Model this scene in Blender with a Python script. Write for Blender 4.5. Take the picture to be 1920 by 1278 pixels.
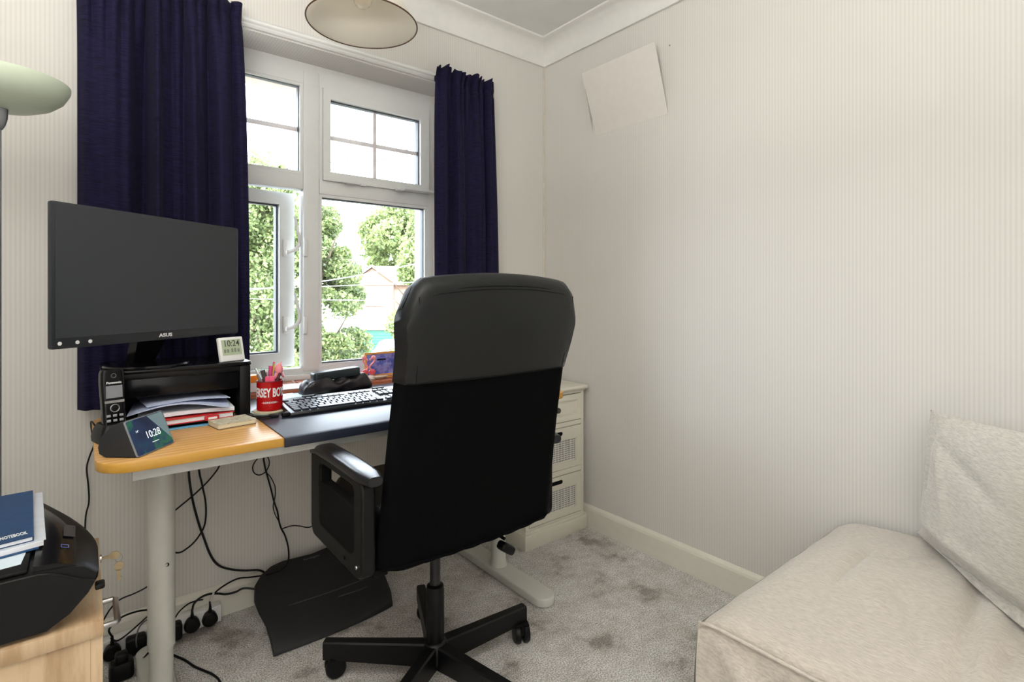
import bpy, bmesh, math, random
import numpy as np
from mathutils import Vector, Matrix
random.seed(7); rng = np.random.default_rng(7)
PI = math.pi
S = bpy.context.scene
for o in list(bpy.data.objects): bpy.data.objects.remove(o)
COL = S.collection

# ------------------------------------------------------------------ camera, world, lights, exposure
cam = bpy.data.cameras.new('camera'); camo = bpy.data.objects.new('camera', cam); COL.objects.link(camo)
camo.location = (-1.8903, -2.0785, 1.112)
camo.rotation_euler = (PI/2, 0, -math.radians(38.81))
cam.sensor_width = 36; cam.lens = 1000.6/1920*36; cam.shift_y = -88.3/1920; cam.clip_start = .02; cam.clip_end = 300
S.camera = camo
w = bpy.data.worlds.new('world'); S.world = w; w.use_nodes = True
bg = w.node_tree.nodes['Background']; bg.inputs[0].default_value = (.80, .90, 1, 1); bg.inputs[1].default_value = 6.6
sun = bpy.data.lights.new('sun', 'SUN'); sun.energy = 5.0; sun.angle = math.radians(1.5); sun.color = (1, .93, .80)
suno = bpy.data.objects.new('sun', sun); COL.objects.link(suno); suno.rotation_euler = (math.radians(48), 0, math.radians(-35))
def area(name, loc, rot, sx, sy, e, col):
    l = bpy.data.lights.new(name, 'AREA'); l.shape = 'RECTANGLE'; l.size = sx; l.size_y = sy; l.energy = e; l.color = col
    o = bpy.data.objects.new(name, l); COL.objects.link(o); o.location = loc; o.rotation_euler = rot; return o
area('rear_fill', (-2.15, -3.25, 1.20), (math.radians(90), 0, 0), 1.1, 1.9, 6, (1, .972, .935))  # added fill light near the rear wall, no real lamp there
area('ceiling_bounce', (-2.25, -1.95, 1.55), (math.radians(180), 0, 0), .7, .7, 38, (1, .972, .935))  # added unseen fill, aimed up to bounce off the ceiling
S.view_settings.view_transform = 'Standard'; S.view_settings.look = 'None'
S.view_settings.gamma = 1; S.view_settings.use_curve_mapping = False
S.view_settings.exposure = 0.85

# ------------------------------------------------------------------ materials
def srgb(r, g, b):
    f = lambda c: (c/255/12.92 if c/255 <= .04045 else ((c/255+.055)/1.055)**2.4)
    return (f(r), f(g), f(b), 1)
class NT:
    def __init__(s, name):
        s.m = bpy.data.materials.new(name); s.m.use_nodes = True; s.t = s.m.node_tree
        s.b = s.t.nodes['Principled BSDF']
    def n(s, kind, **kw):
        x = s.t.nodes.new(kind)
        for k, v in kw.items():
            if k.startswith('i_'): x.inputs[k[2:].replace('_', ' ')].default_value = v
            else: setattr(x, k, v)
        return x
    def l(s, a, b): s.t.links.new(a, b)
    def coord(s, scale=(1, 1, 1), kind='Object', rot=(0, 0, 0)):
        c = s.n('ShaderNodeTexCoord'); mp = s.n('ShaderNodeMapping'); mp.inputs['Scale'].default_value = scale
        mp.inputs['Rotation'].default_value = rot
        s.l(c.outputs[kind], mp.inputs['Vector']); return mp.outputs[0]
    def ramp(s, fac, stops):
        r = s.n('ShaderNodeValToRGB'); e = r.color_ramp.elements
        while len(e) < len(stops): e.new(.5)
        for q, (p, c) in zip(e, stops): q.position = p; q.color = c
        s.l(fac, r.inputs[0]); return r.outputs[0]
    def noise(s, vec, scale, detail=3, rough=.5):
        x = s.n('ShaderNodeTexNoise'); x.inputs['Scale'].default_value = scale; x.inputs['Detail'].default_value = detail
        x.inputs['Roughness'].default_value = rough; s.l(vec, x.inputs['Vector']); return x.outputs[0]
    def bump(s, h, strength=.3, dist=.002):
        b = s.n('ShaderNodeBump'); b.inputs['Strength'].default_value = strength; b.inputs['Distance'].default_value = dist
        s.l(h, b.inputs['Height']); s.l(b.outputs[0], s.b.inputs['Normal'])
def mul(c, k): return (c[0]*k, c[1]*k, c[2]*k, 1)
MATS = {}
def M(name, col=None, rough=.5, metal=0, var=.06, scale=30, bump=0, bscale=200, spec=.5, trans=0, emit=None, es=1, sheen=0):
    if name in MATS: return MATS[name]
    t = NT(name); b = t.b
    v = t.coord(); f = t.noise(v, scale)
    t.l(t.ramp(f, [(.3, mul(col, 1-var)), (.7, mul(col, 1+var))]), b.inputs['Base Color'])
    b.inputs['Roughness'].default_value = rough; b.inputs['Metallic'].default_value = metal
    b.inputs['Specular IOR Level'].default_value = spec
    if trans: b.inputs['Transmission Weight'].default_value = trans
    if sheen: b.inputs['Sheen Weight'].default_value = sheen
    if emit: b.inputs['Emission Color'].default_value = emit; b.inputs['Emission Strength'].default_value = es
    if bump: t.bump(t.noise(v, bscale, 2), bump, .001)
    MATS[name] = t.m; return t.m

def wallpaper(name, axis):
    t = NT(name); v = t.coord()
    sp = t.n('ShaderNodeSeparateXYZ'); t.l(v, sp.inputs[0]); a = sp.outputs[axis]
    m = t.n('ShaderNodeMath', operation='MULTIPLY'); t.l(a, m.inputs[0]); m.inputs[1].default_value = 2*PI/.0105
    s1 = t.n('ShaderNodeMath', operation='SINE'); t.l(m.outputs[0], s1.inputs[0])
    mr = t.n('ShaderNodeMapRange'); t.l(s1.outputs[0], mr.inputs[0]); mr.inputs[1].default_value = -1; mr.inputs[2].default_value = 1
    c1 = (.66, .64, .605, 1)
    col = t.ramp(mr.outputs[0], [(.10, mul(c1, .945)), (.5, mul(c1, 1.015)), (1, mul(c1, 1.03))])
    big = t.noise(v, 1.3, 4)
    mx = t.n('ShaderNodeMix', data_type='RGBA', blend_type='MULTIPLY'); mx.inputs[0].default_value = .5
    t.l(col, mx.inputs[6]); t.l(t.ramp(big, [(.3, (.94, .94, .94, 1)), (.7, (1, 1, 1, 1))]), mx.inputs[7])
    t.l(mx.outputs[2], t.b.inputs['Base Color']); t.b.inputs['Roughness'].default_value = .75
    t.bump(mr.outputs[0], .3, .0005); return t.m
WP_X = wallpaper('ribbed_wallpaper_x', 0); WP_Y = wallpaper('ribbed_wallpaper_y', 1)

def carpet():
    t = NT('carpet'); v = t.coord()
    a = t.noise(v, 5, 5, .6); b = t.noise(v, 230, 4, .75); c = t.noise(v, 22, 4, .7)
    c1 = t.ramp(a, [(.36, srgb(176, 169, 163)), (.44, srgb(222, 218, 214)), (.6, srgb(240, 238, 236))])
    c2 = t.ramp(b, [(.38, (.40, .39, .38, 1)), (.5, (1, 1, .99, 1)), (.60, (1.4, 1.4, 1.4, 1))])
    c3 = t.ramp(c, [(.3, (.8, .79, .77, 1)), (.6, (1, 1, 1, 1))])
    m1 = t.n('ShaderNodeMix', data_type='RGBA', blend_type='MULTIPLY'); m1.inputs[0].default_value = 1
    t.l(c1, m1.inputs[6]); t.l(c2, m1.inputs[7])
    m2 = t.n('ShaderNodeMix', data_type='RGBA', blend_type='MULTIPLY'); m2.inputs[0].default_value = 1
    t.l(m1.outputs[2], m2.inputs[6]); t.l(c3, m2.inputs[7])
    t.l(m2.outputs[2], t.b.inputs['Base Color']); t.b.inputs['Roughness'].default_value = .95
    t.b.inputs['Specular IOR Level'].default_value = .1
    t.bump(b, .9, .006); return t.m
def wood(name, c1, c2, scale=(3, 30, 30), rough=.35, det=4, s=3):
    t = NT(name); v = t.coord(scale); a = t.noise(v, s, det, .6)
    w_ = t.n('ShaderNodeTexWave', wave_type='BANDS', bands_direction='Y'); w_.inputs['Scale'].default_value = .35
    w_.inputs['Distortion'].default_value = 6; w_.inputs['Detail'].default_value = 3; t.l(v, w_.inputs['Vector'])
    mx = t.n('ShaderNodeMix', data_type='FLOAT'); mx.inputs[0].default_value = .35; t.l(a, mx.inputs[2]); t.l(w_.outputs['Fac'], mx.inputs[3])
    t.l(t.ramp(mx.outputs[0], [(.3, c1), (.65, c2)]), t.b.inputs['Base Color'])
    t.b.inputs['Roughness'].default_value = rough; return t.m
def fabric(name, c, scale_xyz=(40, 40, 900), var=.25, rough=.9, bump=.5, sheen=.2, s=1.0, c2=None):
    t = NT(name); v = t.coord(scale_xyz); a = t.noise(v, s, 3, .6)
    v2 = t.coord((1, 1, 1)); b = t.noise(v2, 700, 2)
    t.l(t.ramp(a, [(.3, mul(c, 1-var)), (.62, c2 or mul(c, 1+var))]), t.b.inputs['Base Color'])
    t.b.inputs['Roughness'].default_value = rough; t.b.inputs['Sheen Weight'].default_value = sheen
    t.b.inputs['Specular IOR Level'].default_value = .15
    mx = t.n('ShaderNodeMath', operation='ADD'); t.l(a, mx.inputs[0]); t.l(b, mx.inputs[1])
    t.bump(mx.outputs[0], bump, .0012); return t.m
def glass(name, tint=(1, 1, 1, 1), rough=0):
    t = NT(name); nt = t.t; nt.nodes.remove(t.b)
    tr = t.n('ShaderNodeBsdfTransparent'); tr.inputs[0].default_value = tint
    gl = t.n('ShaderNodeBsdfGlossy'); gl.inputs['Roughness'].default_value = rough
    fr = t.n('ShaderNodeFresnel'); fr.inputs[0].default_value = 1.25
    mx = t.n('ShaderNodeMixShader'); t.l(fr.outputs[0], mx.inputs[0]); t.l(tr.outputs[0], mx.inputs[1]); t.l(gl.outputs[0], mx.inputs[2])
    t.l(mx.outputs[0], nt.nodes['Material Output'].inputs[0]); return t.m

CARPET = carpet()
WHITE_WOOD = M('white_gloss_paint', (.72, .70, .62, 1), .3, var=.02)
CEIL = M('ceiling_paint', (.72, .73, .71, 1), .9, var=.03, scale=8, bump=.35, bscale=40)
COVE = M('cornice_paint', (.74, .74, .71, 1), .7, var=.02)
UPVC = M('white_upvc', (.66, .67, .66, 1), .28, var=.015)
GASKET = M('grey_gasket', srgb(70, 76, 82), .5)
BAR = M('glazing_bar_white', srgb(196, 188, 186), .5)
GLASS = glass('window_glass')
TERRA = M('terracotta_tile', srgb(170, 102, 76), .35, var=.12, scale=20)
GROUT = M('grout', srgb(170, 150, 130), .9)
NAVY = fabric('navy_curtain', (.0046, .0036, .017, 1), (30, 30, 420), .4, .8, .5, .02, c2=(.0125, .0100, .042, 1))
DESKTOP = wood('beech_desktop', srgb(196, 146, 84), srgb(216, 170, 108), (2, 40, 40), .3)
DESKEDGE = wood('beech_edge', srgb(188, 140, 52), srgb(198, 150, 64), (2, 40, 40), .35)
OAK = wood('light_oak', srgb(172, 142, 108), srgb(208, 184, 152), (30, 5, 5), .5, 5, 2.2)
OAKV = wood('light_oak_upright', srgb(160, 128, 94), srgb(206, 180, 146), (30, 30, 4), .5, 5, 2.2)
LEGW = M('leg_white', (.60, .60, .55, 1), .35, var=.02)
LEGG = M('beam_grey', srgb(200, 202, 200), .4)
BLK = M('black_plastic', srgb(11, 11, 12), .45, spec=.25, var=.1)
BLKG = M('black_gloss', srgb(12, 12, 15), .2, spec=.28, var=.1)
BLKM = M('black_matte', srgb(9, 9, 10), .75, spec=.15, var=.12, scale=60, bump=.2, bscale=300)
LEATHER = M('black_leather', srgb(21, 23, 24), .42, spec=.32, var=.12, scale=14, bump=.25, bscale=260)
LEATHW = M('worn_leather', srgb(24, 24, 28), .30, var=.2, scale=14, bump=.3, bscale=300)
MESH = fabric('black_back_fabric', (.0028, .0028, .0031, 1), (400, 400, 400), .2, 1.0, .3, 0); MESH.node_tree.nodes['Principled BSDF'].inputs['Specular IOR Level'].default_value = .05
METB = M('black_metal', srgb(8, 8, 9), .38, spec=.28, var=.06)
DRK = M('charcoal_rubber', srgb(26, 27, 29), .6, var=.12, scale=20, bump=.25, bscale=350)
SILVER = M('silver_metal', srgb(190, 190, 192), .28, 1)
BRASS = M('worn_brass', srgb(190, 172, 140), .38, .9)
WHITEP = M('white_plastic', srgb(226, 226, 224), .4, var=.02)
PAPER = M('white_paper', srgb(222, 224, 230), .8, var=.02)
LINEN = fabric('linen_upholstery', (.55, .50, .44, 1), (420, 60, 200), .15, .9, .5, .3)
LINENC = fabric('linen_cushion', (.52, .49, .435, 1), (60, 60, 420), .16, .9, .6, .3)
GREENGL = M('frosted_glass', (.62, .70, .56, 1), .35, var=.04, scale=6)
SHADE = M('cream_shade', (.86, .82, .76, 1), .8, var=.02)
_b = SHADE.node_tree; _t = _b.nodes.new('ShaderNodeBsdfTranslucent'); _t.inputs[0].default_value = (.90, .86, .78, 1); _m = _b.nodes.new('ShaderNodeMixShader'); _m.inputs[0].default_value = .6
_b.links.new(_b.nodes['Principled BSDF'].outputs[0], _m.inputs[1]); _b.links.new(_t.outputs[0], _m.inputs[2]); _b.links.new(_m.outputs[0], _b.nodes['Material Output'].inputs[0])
TRIMB = M('brown_trim', srgb(72, 44, 26), .6)
LETW = M('lettering_white', srgb(222, 222, 224), .5, var=0)
LETD = M('lettering_dark', srgb(60, 66, 60), .6, var=0)
LETG = M('lettering_grey', srgb(92, 94, 98), .5, var=0)

# ------------------------------------------------------------------ mesh helpers
def mesh_obj(name, bm, mat, parent=None, smooth=False, loc=None, auto=None):
    me = bpy.data.meshes.new(name); 
    bmesh.ops.recalc_face_normals(bm, faces=bm.faces) if not getattr(bm, 'norec', 0) else None
    bm.to_mesh(me); bm.free()
    mats = mat if isinstance(mat, (list, tuple)) else [mat]
    for m in mats: me.materials.append(m)
    if smooth: me.polygons.foreach_set('use_smooth', [True]*len(me.polygons))
    o = bpy.data.objects.new(name, me); COL.objects.link(o)
    if parent is not None: o.parent = parent
    if loc is not None: o.location = loc
    if auto is not None:
        try: me.set_sharp_from_angle(angle=math.radians(auto))
        except Exception: pass
    return o
def thing(name, label, cat, loc=(0, 0, 0), rz=0, group=None):
    o = bpy.data.objects.new(name, None); COL.objects.link(o); o.location = loc; o.rotation_euler = (0, 0, rz)
    o.empty_display_size = .05
    o['label'] = label; o['category'] = cat
    if group: o['group'] = group
    return o
def tag(o, label, cat, group=None):
    o['label'] = label; o['category'] = cat
    if group: o['group'] = group
    return o
def struct(o): o['kind'] = 'structure'; return o
def box(bm, lo, hi, bev=0, seg=2, rot=None, piv=None, mi=0):
    lo = Vector(lo); hi = Vector(hi); c = (lo+hi)/2; d = hi-lo
    r = bmesh.ops.create_cube(bm, size=1); vs = r['verts']
    for v in vs: v.co = Vector((v.co.x*d.x, v.co.y*d.y, v.co.z*d.z))+c
    fs = set(f for v in vs for f in v.link_faces)
    if bev:
        es = set(e for v in vs for e in v.link_edges)
        r = bmesh.ops.bevel(bm, geom=list(es), offset=min(bev, .49*min(d)), segments=seg, profile=.5, affect='EDGES')
        fs = set(r['faces'])|set(f for f in fs if f.is_valid); vs = list(set(v for f in fs for v in f.verts))
    for f in fs: f.material_index = mi
    if rot is not None:
        p = Vector(piv) if piv is not None else c
        for v in vs: v.co = rot @ (v.co-p)+p
    return vs
def B(name, lo, hi, mat, parent=None, bev=0, seg=2, rot=None, piv=None, smooth=None):
    bm = bmesh.new(); box(bm, lo, hi, bev, seg, rot, piv)
    return mesh_obj(name, bm, mat, parent, smooth=bool(bev) if smooth is None else smooth, auto=40)
def prism(bm, pts, a, b, axis='z', bev=0, seg=2, mi=0):
    """extrude closed 2D polygon between a and b along axis. pts are (u,v) for the two other axes in xyz order"""
    def mk(p, h):
        if axis == 'z': return (p[0], p[1], h)
        if axis == 'y': return (p[0], h, p[1])
        return (h, p[0], p[1])
    v0 = [bm.verts.new(mk(p, a)) for p in pts]; v1 = [bm.verts.new(mk(p, b)) for p in pts]
    n = len(pts); fs = [bm.faces.new(v0), bm.faces.new(v1[::-1])]
    for i in range(n): fs.append(bm.faces.new((v0[i], v0[(i+1) % n], v1[(i+1) % n], v1[i])))
    vs = v0+v1
    for f in fs: f.material_index = mi
    bmesh.ops.recalc_face_normals(bm, faces=fs)
    if bev:
        es = [e for e in fs[0].edges]+[e for e in fs[1].edges]
        r = bmesh.ops.bevel(bm, geom=es, offset=bev, segments=seg, profile=.5, affect='EDGES')
        for f in r['faces']: f.material_index = mi
        vs = list(set(v for f in list(fs)+list(r['faces']) if f.is_valid for v in f.verts))
    return vs
def rrect(x0, y0, x1, y1, r, n=5):
    if not isinstance(r, (list, tuple)): r = [r]*4
    out = []
    for (cx, cy, rr, a0) in ((x1-r[0], y0+r[0], r[0], -90), (x1-r[1], y1-r[1], r[1], 0), (x0+r[2], y1-r[2], r[2], 90), (x0+r[3], y0+r[3], r[3], 180)):
        for i in range(n+1):
            a = math.radians(a0+90*i/n); out.append((cx+rr*math.cos(a), cy+rr*math.sin(a)))
    return out
def catmull(P, n=8):
    P = [Vector(p) for p in P]; out = []
    Q = [P[0]*2-P[1]]+P+[P[-1]*2-P[-2]]
    for i in range(1, len(Q)-2):
        for k in range(n):
            t = k/n; a, b, c, d = Q[i-1], Q[i], Q[i+1], Q[i+2]
            out.append(.5*((2*b)+(c-a)*t+(2*a-5*b+4*c-d)*t*t+(3*b-a-3*c+d)*t**3))
    out.append(P[-1]); return out
def tube(bm, pts, r, seg=8, cap=True, smoothn=0, closed=False, mi=0):
    P = catmull(pts, smoothn) if smoothn else [Vector(p) for p in pts]
    if not isinstance(r, (list, tuple)): R = [r]*len(P)
    else: R = list(np.interp(np.linspace(0, 1, len(P)), np.linspace(0, 1, len(r)), r))
    rings = []; up = None; n = len(P)
    for i, p in enumerate(P):
        if closed: t = (P[(i+1) % n]-P[i-1]).normalized()
        else: t = (P[min(i+1, n-1)]-P[max(i-1, 0)]).normalized()
        if up is None: up = Vector((0, 0, 1)) if abs(t.z) < .9 else Vector((0, 1, 0))
        a = t.cross(up).normalized(); b = a.cross(t).normalized(); up = b
        rings.append([bm.verts.new(p+(a*math.cos(2*PI*k/seg)+b*math.sin(2*PI*k/seg))*R[i]) for k in range(seg)])
    m = n if closed else n-1
    for i in range(m):
        A, C = rings[i], rings[(i+1) % n]
        for k in range(seg):
            f = bm.faces.new((A[k], A[(k+1) % seg], C[(k+1) % seg], C[k])); f.material_index = mi
    if cap and not closed: bm.faces.new(rings[0][::-1]); bm.faces.new(rings[-1])
def T(name, pts, r, mat, parent=None, seg=8, smoothn=6, closed=False):
    bm = bmesh.new(); tube(bm, pts, r, seg, True, smoothn, closed)
    return mesh_obj(name, bm, mat, parent, smooth=True, auto=50)
def lathe(bm, prof, c=(0, 0, 0), seg=32, mi=0, cap=False):
    c = Vector(c); rings = []
    for (r, z) in prof:
        rings.append([bm.verts.new(c+Vector((max(r, 1e-5)*math.cos(2*PI*k/seg), max(r, 1e-5)*math.sin(2*PI*k/seg), z))) for k in range(seg)])
    for i in range(len(rings)-1):
        for k in range(seg):
            f = bm.faces.new((rings[i][k], rings[i][(k+1) % seg], rings[i+1][(k+1) % seg], rings[i+1][k])); f.material_index = mi
    if cap: bm.faces.new(rings[0][::-1]); bm.faces.new(rings[-1])
def L(name, prof, mat, parent=None, c=(0, 0, 0), seg=32, cap=False, auto=35):
    bm = bmesh.new(); lathe(bm, prof, c, seg, cap=cap); return mesh_obj(name, bm, mat, parent, smooth=True, auto=auto)
def grid(fn, nu, nv):
    bm = bmesh.new(); V = [[bm.verts.new(fn(i/(nu-1), j/(nv-1))) for j in range(nv)] for i in range(nu)]
    for i in range(nu-1):
        for j in range(nv-1): bm.faces.new((V[i][j], V[i+1][j], V[i+1][j+1], V[i][j+1]))
    return bm
def loft(bm, rings, cap=True, mi=0):
    V = [[bm.verts.new(p) for p in r] for r in rings]; n = len(V[0])
    for i in range(len(V)-1):
        for k in range(n): f = bm.faces.new((V[i][k], V[i][(k+1) % n], V[i+1][(k+1) % n], V[i+1][k])); f.material_index = mi
    if cap: bm.faces.new(V[0][::-1]); bm.faces.new(V[-1])
def text(s, size, mat, parent, mtx, name='lettering', ext=.0002, off=0, sx=1, align='CENTER', bend=None):
    cu = bpy.data.curves.new(name, 'FONT'); cu.body = s; cu.size = size; cu.extrude = ext; cu.offset = off
    cu.align_x = align; cu.align_y = 'CENTER'; cu.resolution_u = 3
    tmp = bpy.data.objects.new('tmp', cu); COL.objects.link(tmp)
    dg = bpy.context.evaluated_depsgraph_get(); me = bpy.data.meshes.new_from_object(tmp.evaluated_get(dg))
    bpy.data.objects.remove(tmp); bpy.data.curves.remove(cu)
    for v in me.vertices:
        v.co.x *= sx
        if bend: a = v.co.x/bend; r = bend+v.co.z+.0003; v.co = Vector((r*math.sin(a), -r*math.cos(a), v.co.y))
    me.transform(mtx); me.materials.clear(); me.materials.append(mat)
    o = bpy.data.objects.new(name, me); COL.objects.link(o); o.parent = parent; return o
def frame_mtx(o, x, y):
    """matrix with local x,y axes given, origin o; z = x cross y"""
    x = Vector(x).normalized(); y = Vector(y); y = (y-x*y.dot(x)).normalized(); z = x.cross(y)
    m = Matrix((x, y, z)).transposed().to_4x4(); m.translation = Vector(o); return m
def copy_child(src, parent, loc=None, rot=None):
    c = src.copy(); COL.objects.link(c); c.parent = parent
    if loc is not None: c.location = loc
    if rot is not None: c.rotation_euler = rot
    return c
def solid(o, t, off=0):
    m = o.modifiers.new('thickness', 'SOLIDIFY'); m.thickness = t; m.offset = off; return o
def subd(o, n=1):
    m = o.modifiers.new('subd', 'SUBSURF'); m.levels = n; m.render_levels = n; return o
def RZ(d): return Matrix.Rotation(math.radians(d), 3, 'Z')

# ------------------------------------------------------------------ room shell
RX0, RY0 = -2.75, -3.35; HC = 2.40
WX0, WX1, WZ0, WZ1 = -1.73, -.583, .765, 2.056      # window opening
struct(B('floor', (RX0-.2, RY0-.2, -.15), (.2, .2, 0), CARPET))
struct(B('ceiling', (RX0-.2, RY0-.2, HC), (.2, .33, HC+.2), CEIL))
bm = bmesh.new()
box(bm, (RX0-.2, 0, -.15), (WX0, .33, HC)); box(bm, (WX1, 0, -.15), (.2, .33, HC))
box(bm, (WX0, 0, -.15), (WX1, .33, WZ0-.03)); box(bm, (WX0, 0, WZ1), (WX1, .21, HC))
struct(mesh_obj('wall_north', bm, WP_X))
struct(B('wall_east', (0, RY0, -.15), (.2, 0, HC), WP_Y))
struct(B('wall_west', (RX0-.2, RY0, -.15), (RX0, 0, HC), WP_Y))
struct(B('wall_south', (RX0-.2, RY0-.2, -.15), (.2, RY0, HC), WP_X))
BRICKX = M('outside_lintel', srgb(196, 150, 132), .9, var=.1)
struct(B('trim_1', (WX0, .21, 1.985), (WX1, .34, HC), BRICKX))
# skirting boards: profile with a rounded top
def skirting(name, axis, a, b, face, sgn):
    prof = [(0, 0), (.016, 0), (.016, .085), (.013, .095), (.008, .101), (.003, .105), (0, .105)]
    bm = bmesh.new(); pts = [(face+sgn*p[0], p[1]) for p in prof]
    prism(bm, pts, a, b, 'x' if axis == 'x' else 'y')
    return struct(mesh_obj(name, bm, WHITE_WOOD))
skirting('baseboard_north', 'x', RX0, -.002, 0, -1); skirting('baseboard_east', 'y', RY0, -.017, 0, -1)
skirting('baseboard_west', 'y', RY0, 0, RX0, 1); skirting('baseboard_south', 'x', RX0, 0, RY0, 1)
# cove cornice
def cove(name, axis, a, b, face, sgn):
    prof = [(0, 0), (.004, -.004), (.012, -.003)]+[(.012+.078*(1-math.cos(t)), .003+.088*math.sin(t)) for t in np.linspace(0, PI/2, 9)]+[(.096, .094), (.098, .0999), (0, .0999)]
    bm = bmesh.new(); prism(bm, [(face+sgn*p[0], HC-.1+p[1]) for p in prof], a, b, 'x' if axis == 'x' else 'y')
    return struct(mesh_obj(name, bm, COVE, smooth=True, auto=35))
cove('trim_2', 'x', RX0, 0, 0, -1); cove('trim_3', 'y', RY0, 0, 0, -1); cove('trim_4', 'y', RY0, 0, RX0, 1); cove('trim_5', 'x', RX0, 0, RY0, 1)
# corner paper edge
struct(B('trim_6', (-.010, -.004, .105), (-.001, -.0005, HC-.1), M('corner_strip', (.66, .62, .54, 1), .7)))

# ------------------------------------------------------------------ window
win = thing('window_1', '', ''); del win['label']; del win['category']; struct(win)
FY0, FY1 = .15, .21
def frame_ring(bm, x0, x1, z0, z1, w, y0, y1, bev=.004):
    """picture-frame of four mitred members; w=(left,right,bottom,top)"""
    l, r, b, t = w
    o = [(x0, z0), (x1, z0), (x1, z1), (x0, z1)]; i = [(x0+l, z0+b), (x1-r, z0+b), (x1-r, z1-t), (x0+l, z1-t)]
    for k in range(4):
        j = (k+1) % 4
        prism(bm, [o[k], o[j], i[j], i[k]], y0, y1, 'y')
bm = bmesh.new()
ZB = .835
frame_ring(bm, WX0, WX1, WZ0, WZ1, (.03, .03, .044, .084), FY0+.004, FY1)
box(bm, (-1.1245, FY0+.001, 1.59), (-1.1125, FY1-.002, 1.975))
box(bm, (-1.126, FY0+.022, 1.59), (-1.096, FY1-.002, 1.975)); box(bm, (-.632, FY0+.022, 1.59), (-.61, FY1-.002, 1.975)); box(bm, (-1.10, FY0+.022, 1.945), (-.63, FY1-.002, 1.98)); box(bm, (-1.10, FY0+.022, 1.585), (-.63, FY1-.002, 1.606))
box(bm, (-1.189, FY0, WZ0+.03), (-1.124, FY1, WZ1-.03), .004)                # mullion
box(bm, (WX0+.02, FY0+.001, 1.538), (-1.189, FY1, 1.601), .004)              # transom left
box(bm, (-1.124, FY0+.001, 1.528), (WX1-.02, FY1, 1.592), .004)              # transom right
mesh_obj('frame', bm, UPVC, win, smooth=True, auto=30)
B('frame_rail', (WX0, .13, WZ0), (WX1, .15, WZ0+.022), UPVC, win, .004)
def pane(x0, x1, z0, z1, yf, parent, nx, nz, xs=None, name='pane'):
    """glass with a grey gasket and slim glazing bars"""
    bm = bmesh.new(); frame_ring(bm, x0, x1, z0, z1, (.006,)*4, yf+.004, yf+.03); mesh_obj('gasket', bm, GASKET, parent)
    B(name, (x0+.004, yf+.012, z0+.004), (x1-.004, yf+.016, z1-.004), GLASS, parent)
    for k in range(1, nz):
        z = z0+(z1-z0)*k/nz; B('glazing_bar', (x0+.006, yf+.018, z-.009), (x1-.006, yf+.024, z+.009), BAR, parent)
    for x in (xs or []): B('glazing_bar', (x-.008, yf+.0165, z0+.006), (x+.008, yf+.0255, z1-.006), BAR, parent)
# beads + panes
def bead(x0, x1, z0, z1, y, parent, w=.012):
    bm = bmesh.new(); frame_ring(bm, x0, x1, z0, z1, (w,)*4, y, y+.02); mesh_obj('bead', bm, UPVC, parent)
bead(-1.70, -1.189, 1.601, 1.974, .156, win); pane(-1.688, -1.198, 1.610, 1.966, .166, win, 1, 2, xs=[-1.445])
bead(-1.124, -.613, .808, 1.528, .156, win); pane(-1.114, -.622, .820, 1.518, .166, win, 1, 1)
# top right sash (closed)
sash = B('sash', (-1.2, 0, 0), (-1.1, .01, .01), UPVC, win); bpy.data.objects.remove(sash)
bm = bmesh.new(); frame_ring(bm, -1.112, -.612, 1.585, 1.968, (.030, .045, .036, .042), .136, .168); sash = mesh_obj('sash', bm, UPVC, win)
pane(-1.083, -.656, 1.620, 1.927, .150, sash, 1, 2, xs=[-.872])
hb = bmesh.new(); box(hb, (-1.02, .118, 1.578), (-.985, .136, 1.590), .003); box(hb, (-1.045, .108, 1.580), (-.985, .120, 1.588), .002)
box(hb, (-.955, .125, 1.578), (-.930, .137, 1.590), .003); mesh_obj('stay_peg', hb, UPVC, sash, True, auto=30)
hb = bmesh.new(); box(hb, (-.78, .108, 1.586), (-.585, .118, 1.598), .003); box(hb, (-.79, .100, 1.578), (-.755, .134, 1.592), .003)
mesh_obj('stay_arm', hb, UPVC, sash, True, auto=30)
# open casement, hinged left, swung outwards
cs = bpy.data.objects.new('casement', None); COL.objects.link(cs); cs.parent = win; cs.location = (-1.700, .185, 0); cs.rotation_euler = (0, 0, math.radians(7.5))
bm = bmesh.new(); frame_ring(bm, 0, .502, .812, 1.530, (.055, .062, .058, .05), -.018, .026); mesh_obj('sash', bm, UPVC, cs)
bm = bmesh.new(); frame_ring(bm, .008, .510, .804, 1.538, (.02,)*4, .026, .04); mesh_obj('seal', bm, GASKET, cs)
pane(.055, .440, .870, 1.480, -.002, cs, 1, 1)
for z in (1.30, .985):
    hb = bmesh.new(); box(hb, (.452, -.03, z-.035), (.474, -.018, z+.035), .004); box(hb, (.456, -.05, z-.028), (.470, -.028, z-.008), .004)
    tube(hb, [(.463, -.045, z-.018), (.490, -.055, z-.005), (.505, -.06, z+.03), (.497, -.06, z+.07), (.488, -.055, z+.13)], [.006, .008, .007, .006, .005], 8, smoothn=4)
    mesh_obj('handle', hb, WHITEP, cs, True, auto=40)
    B('striker', (-1.191, .138, z-.035), (-1.176, .151, z+.035), UPVC, win, .003)
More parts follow.
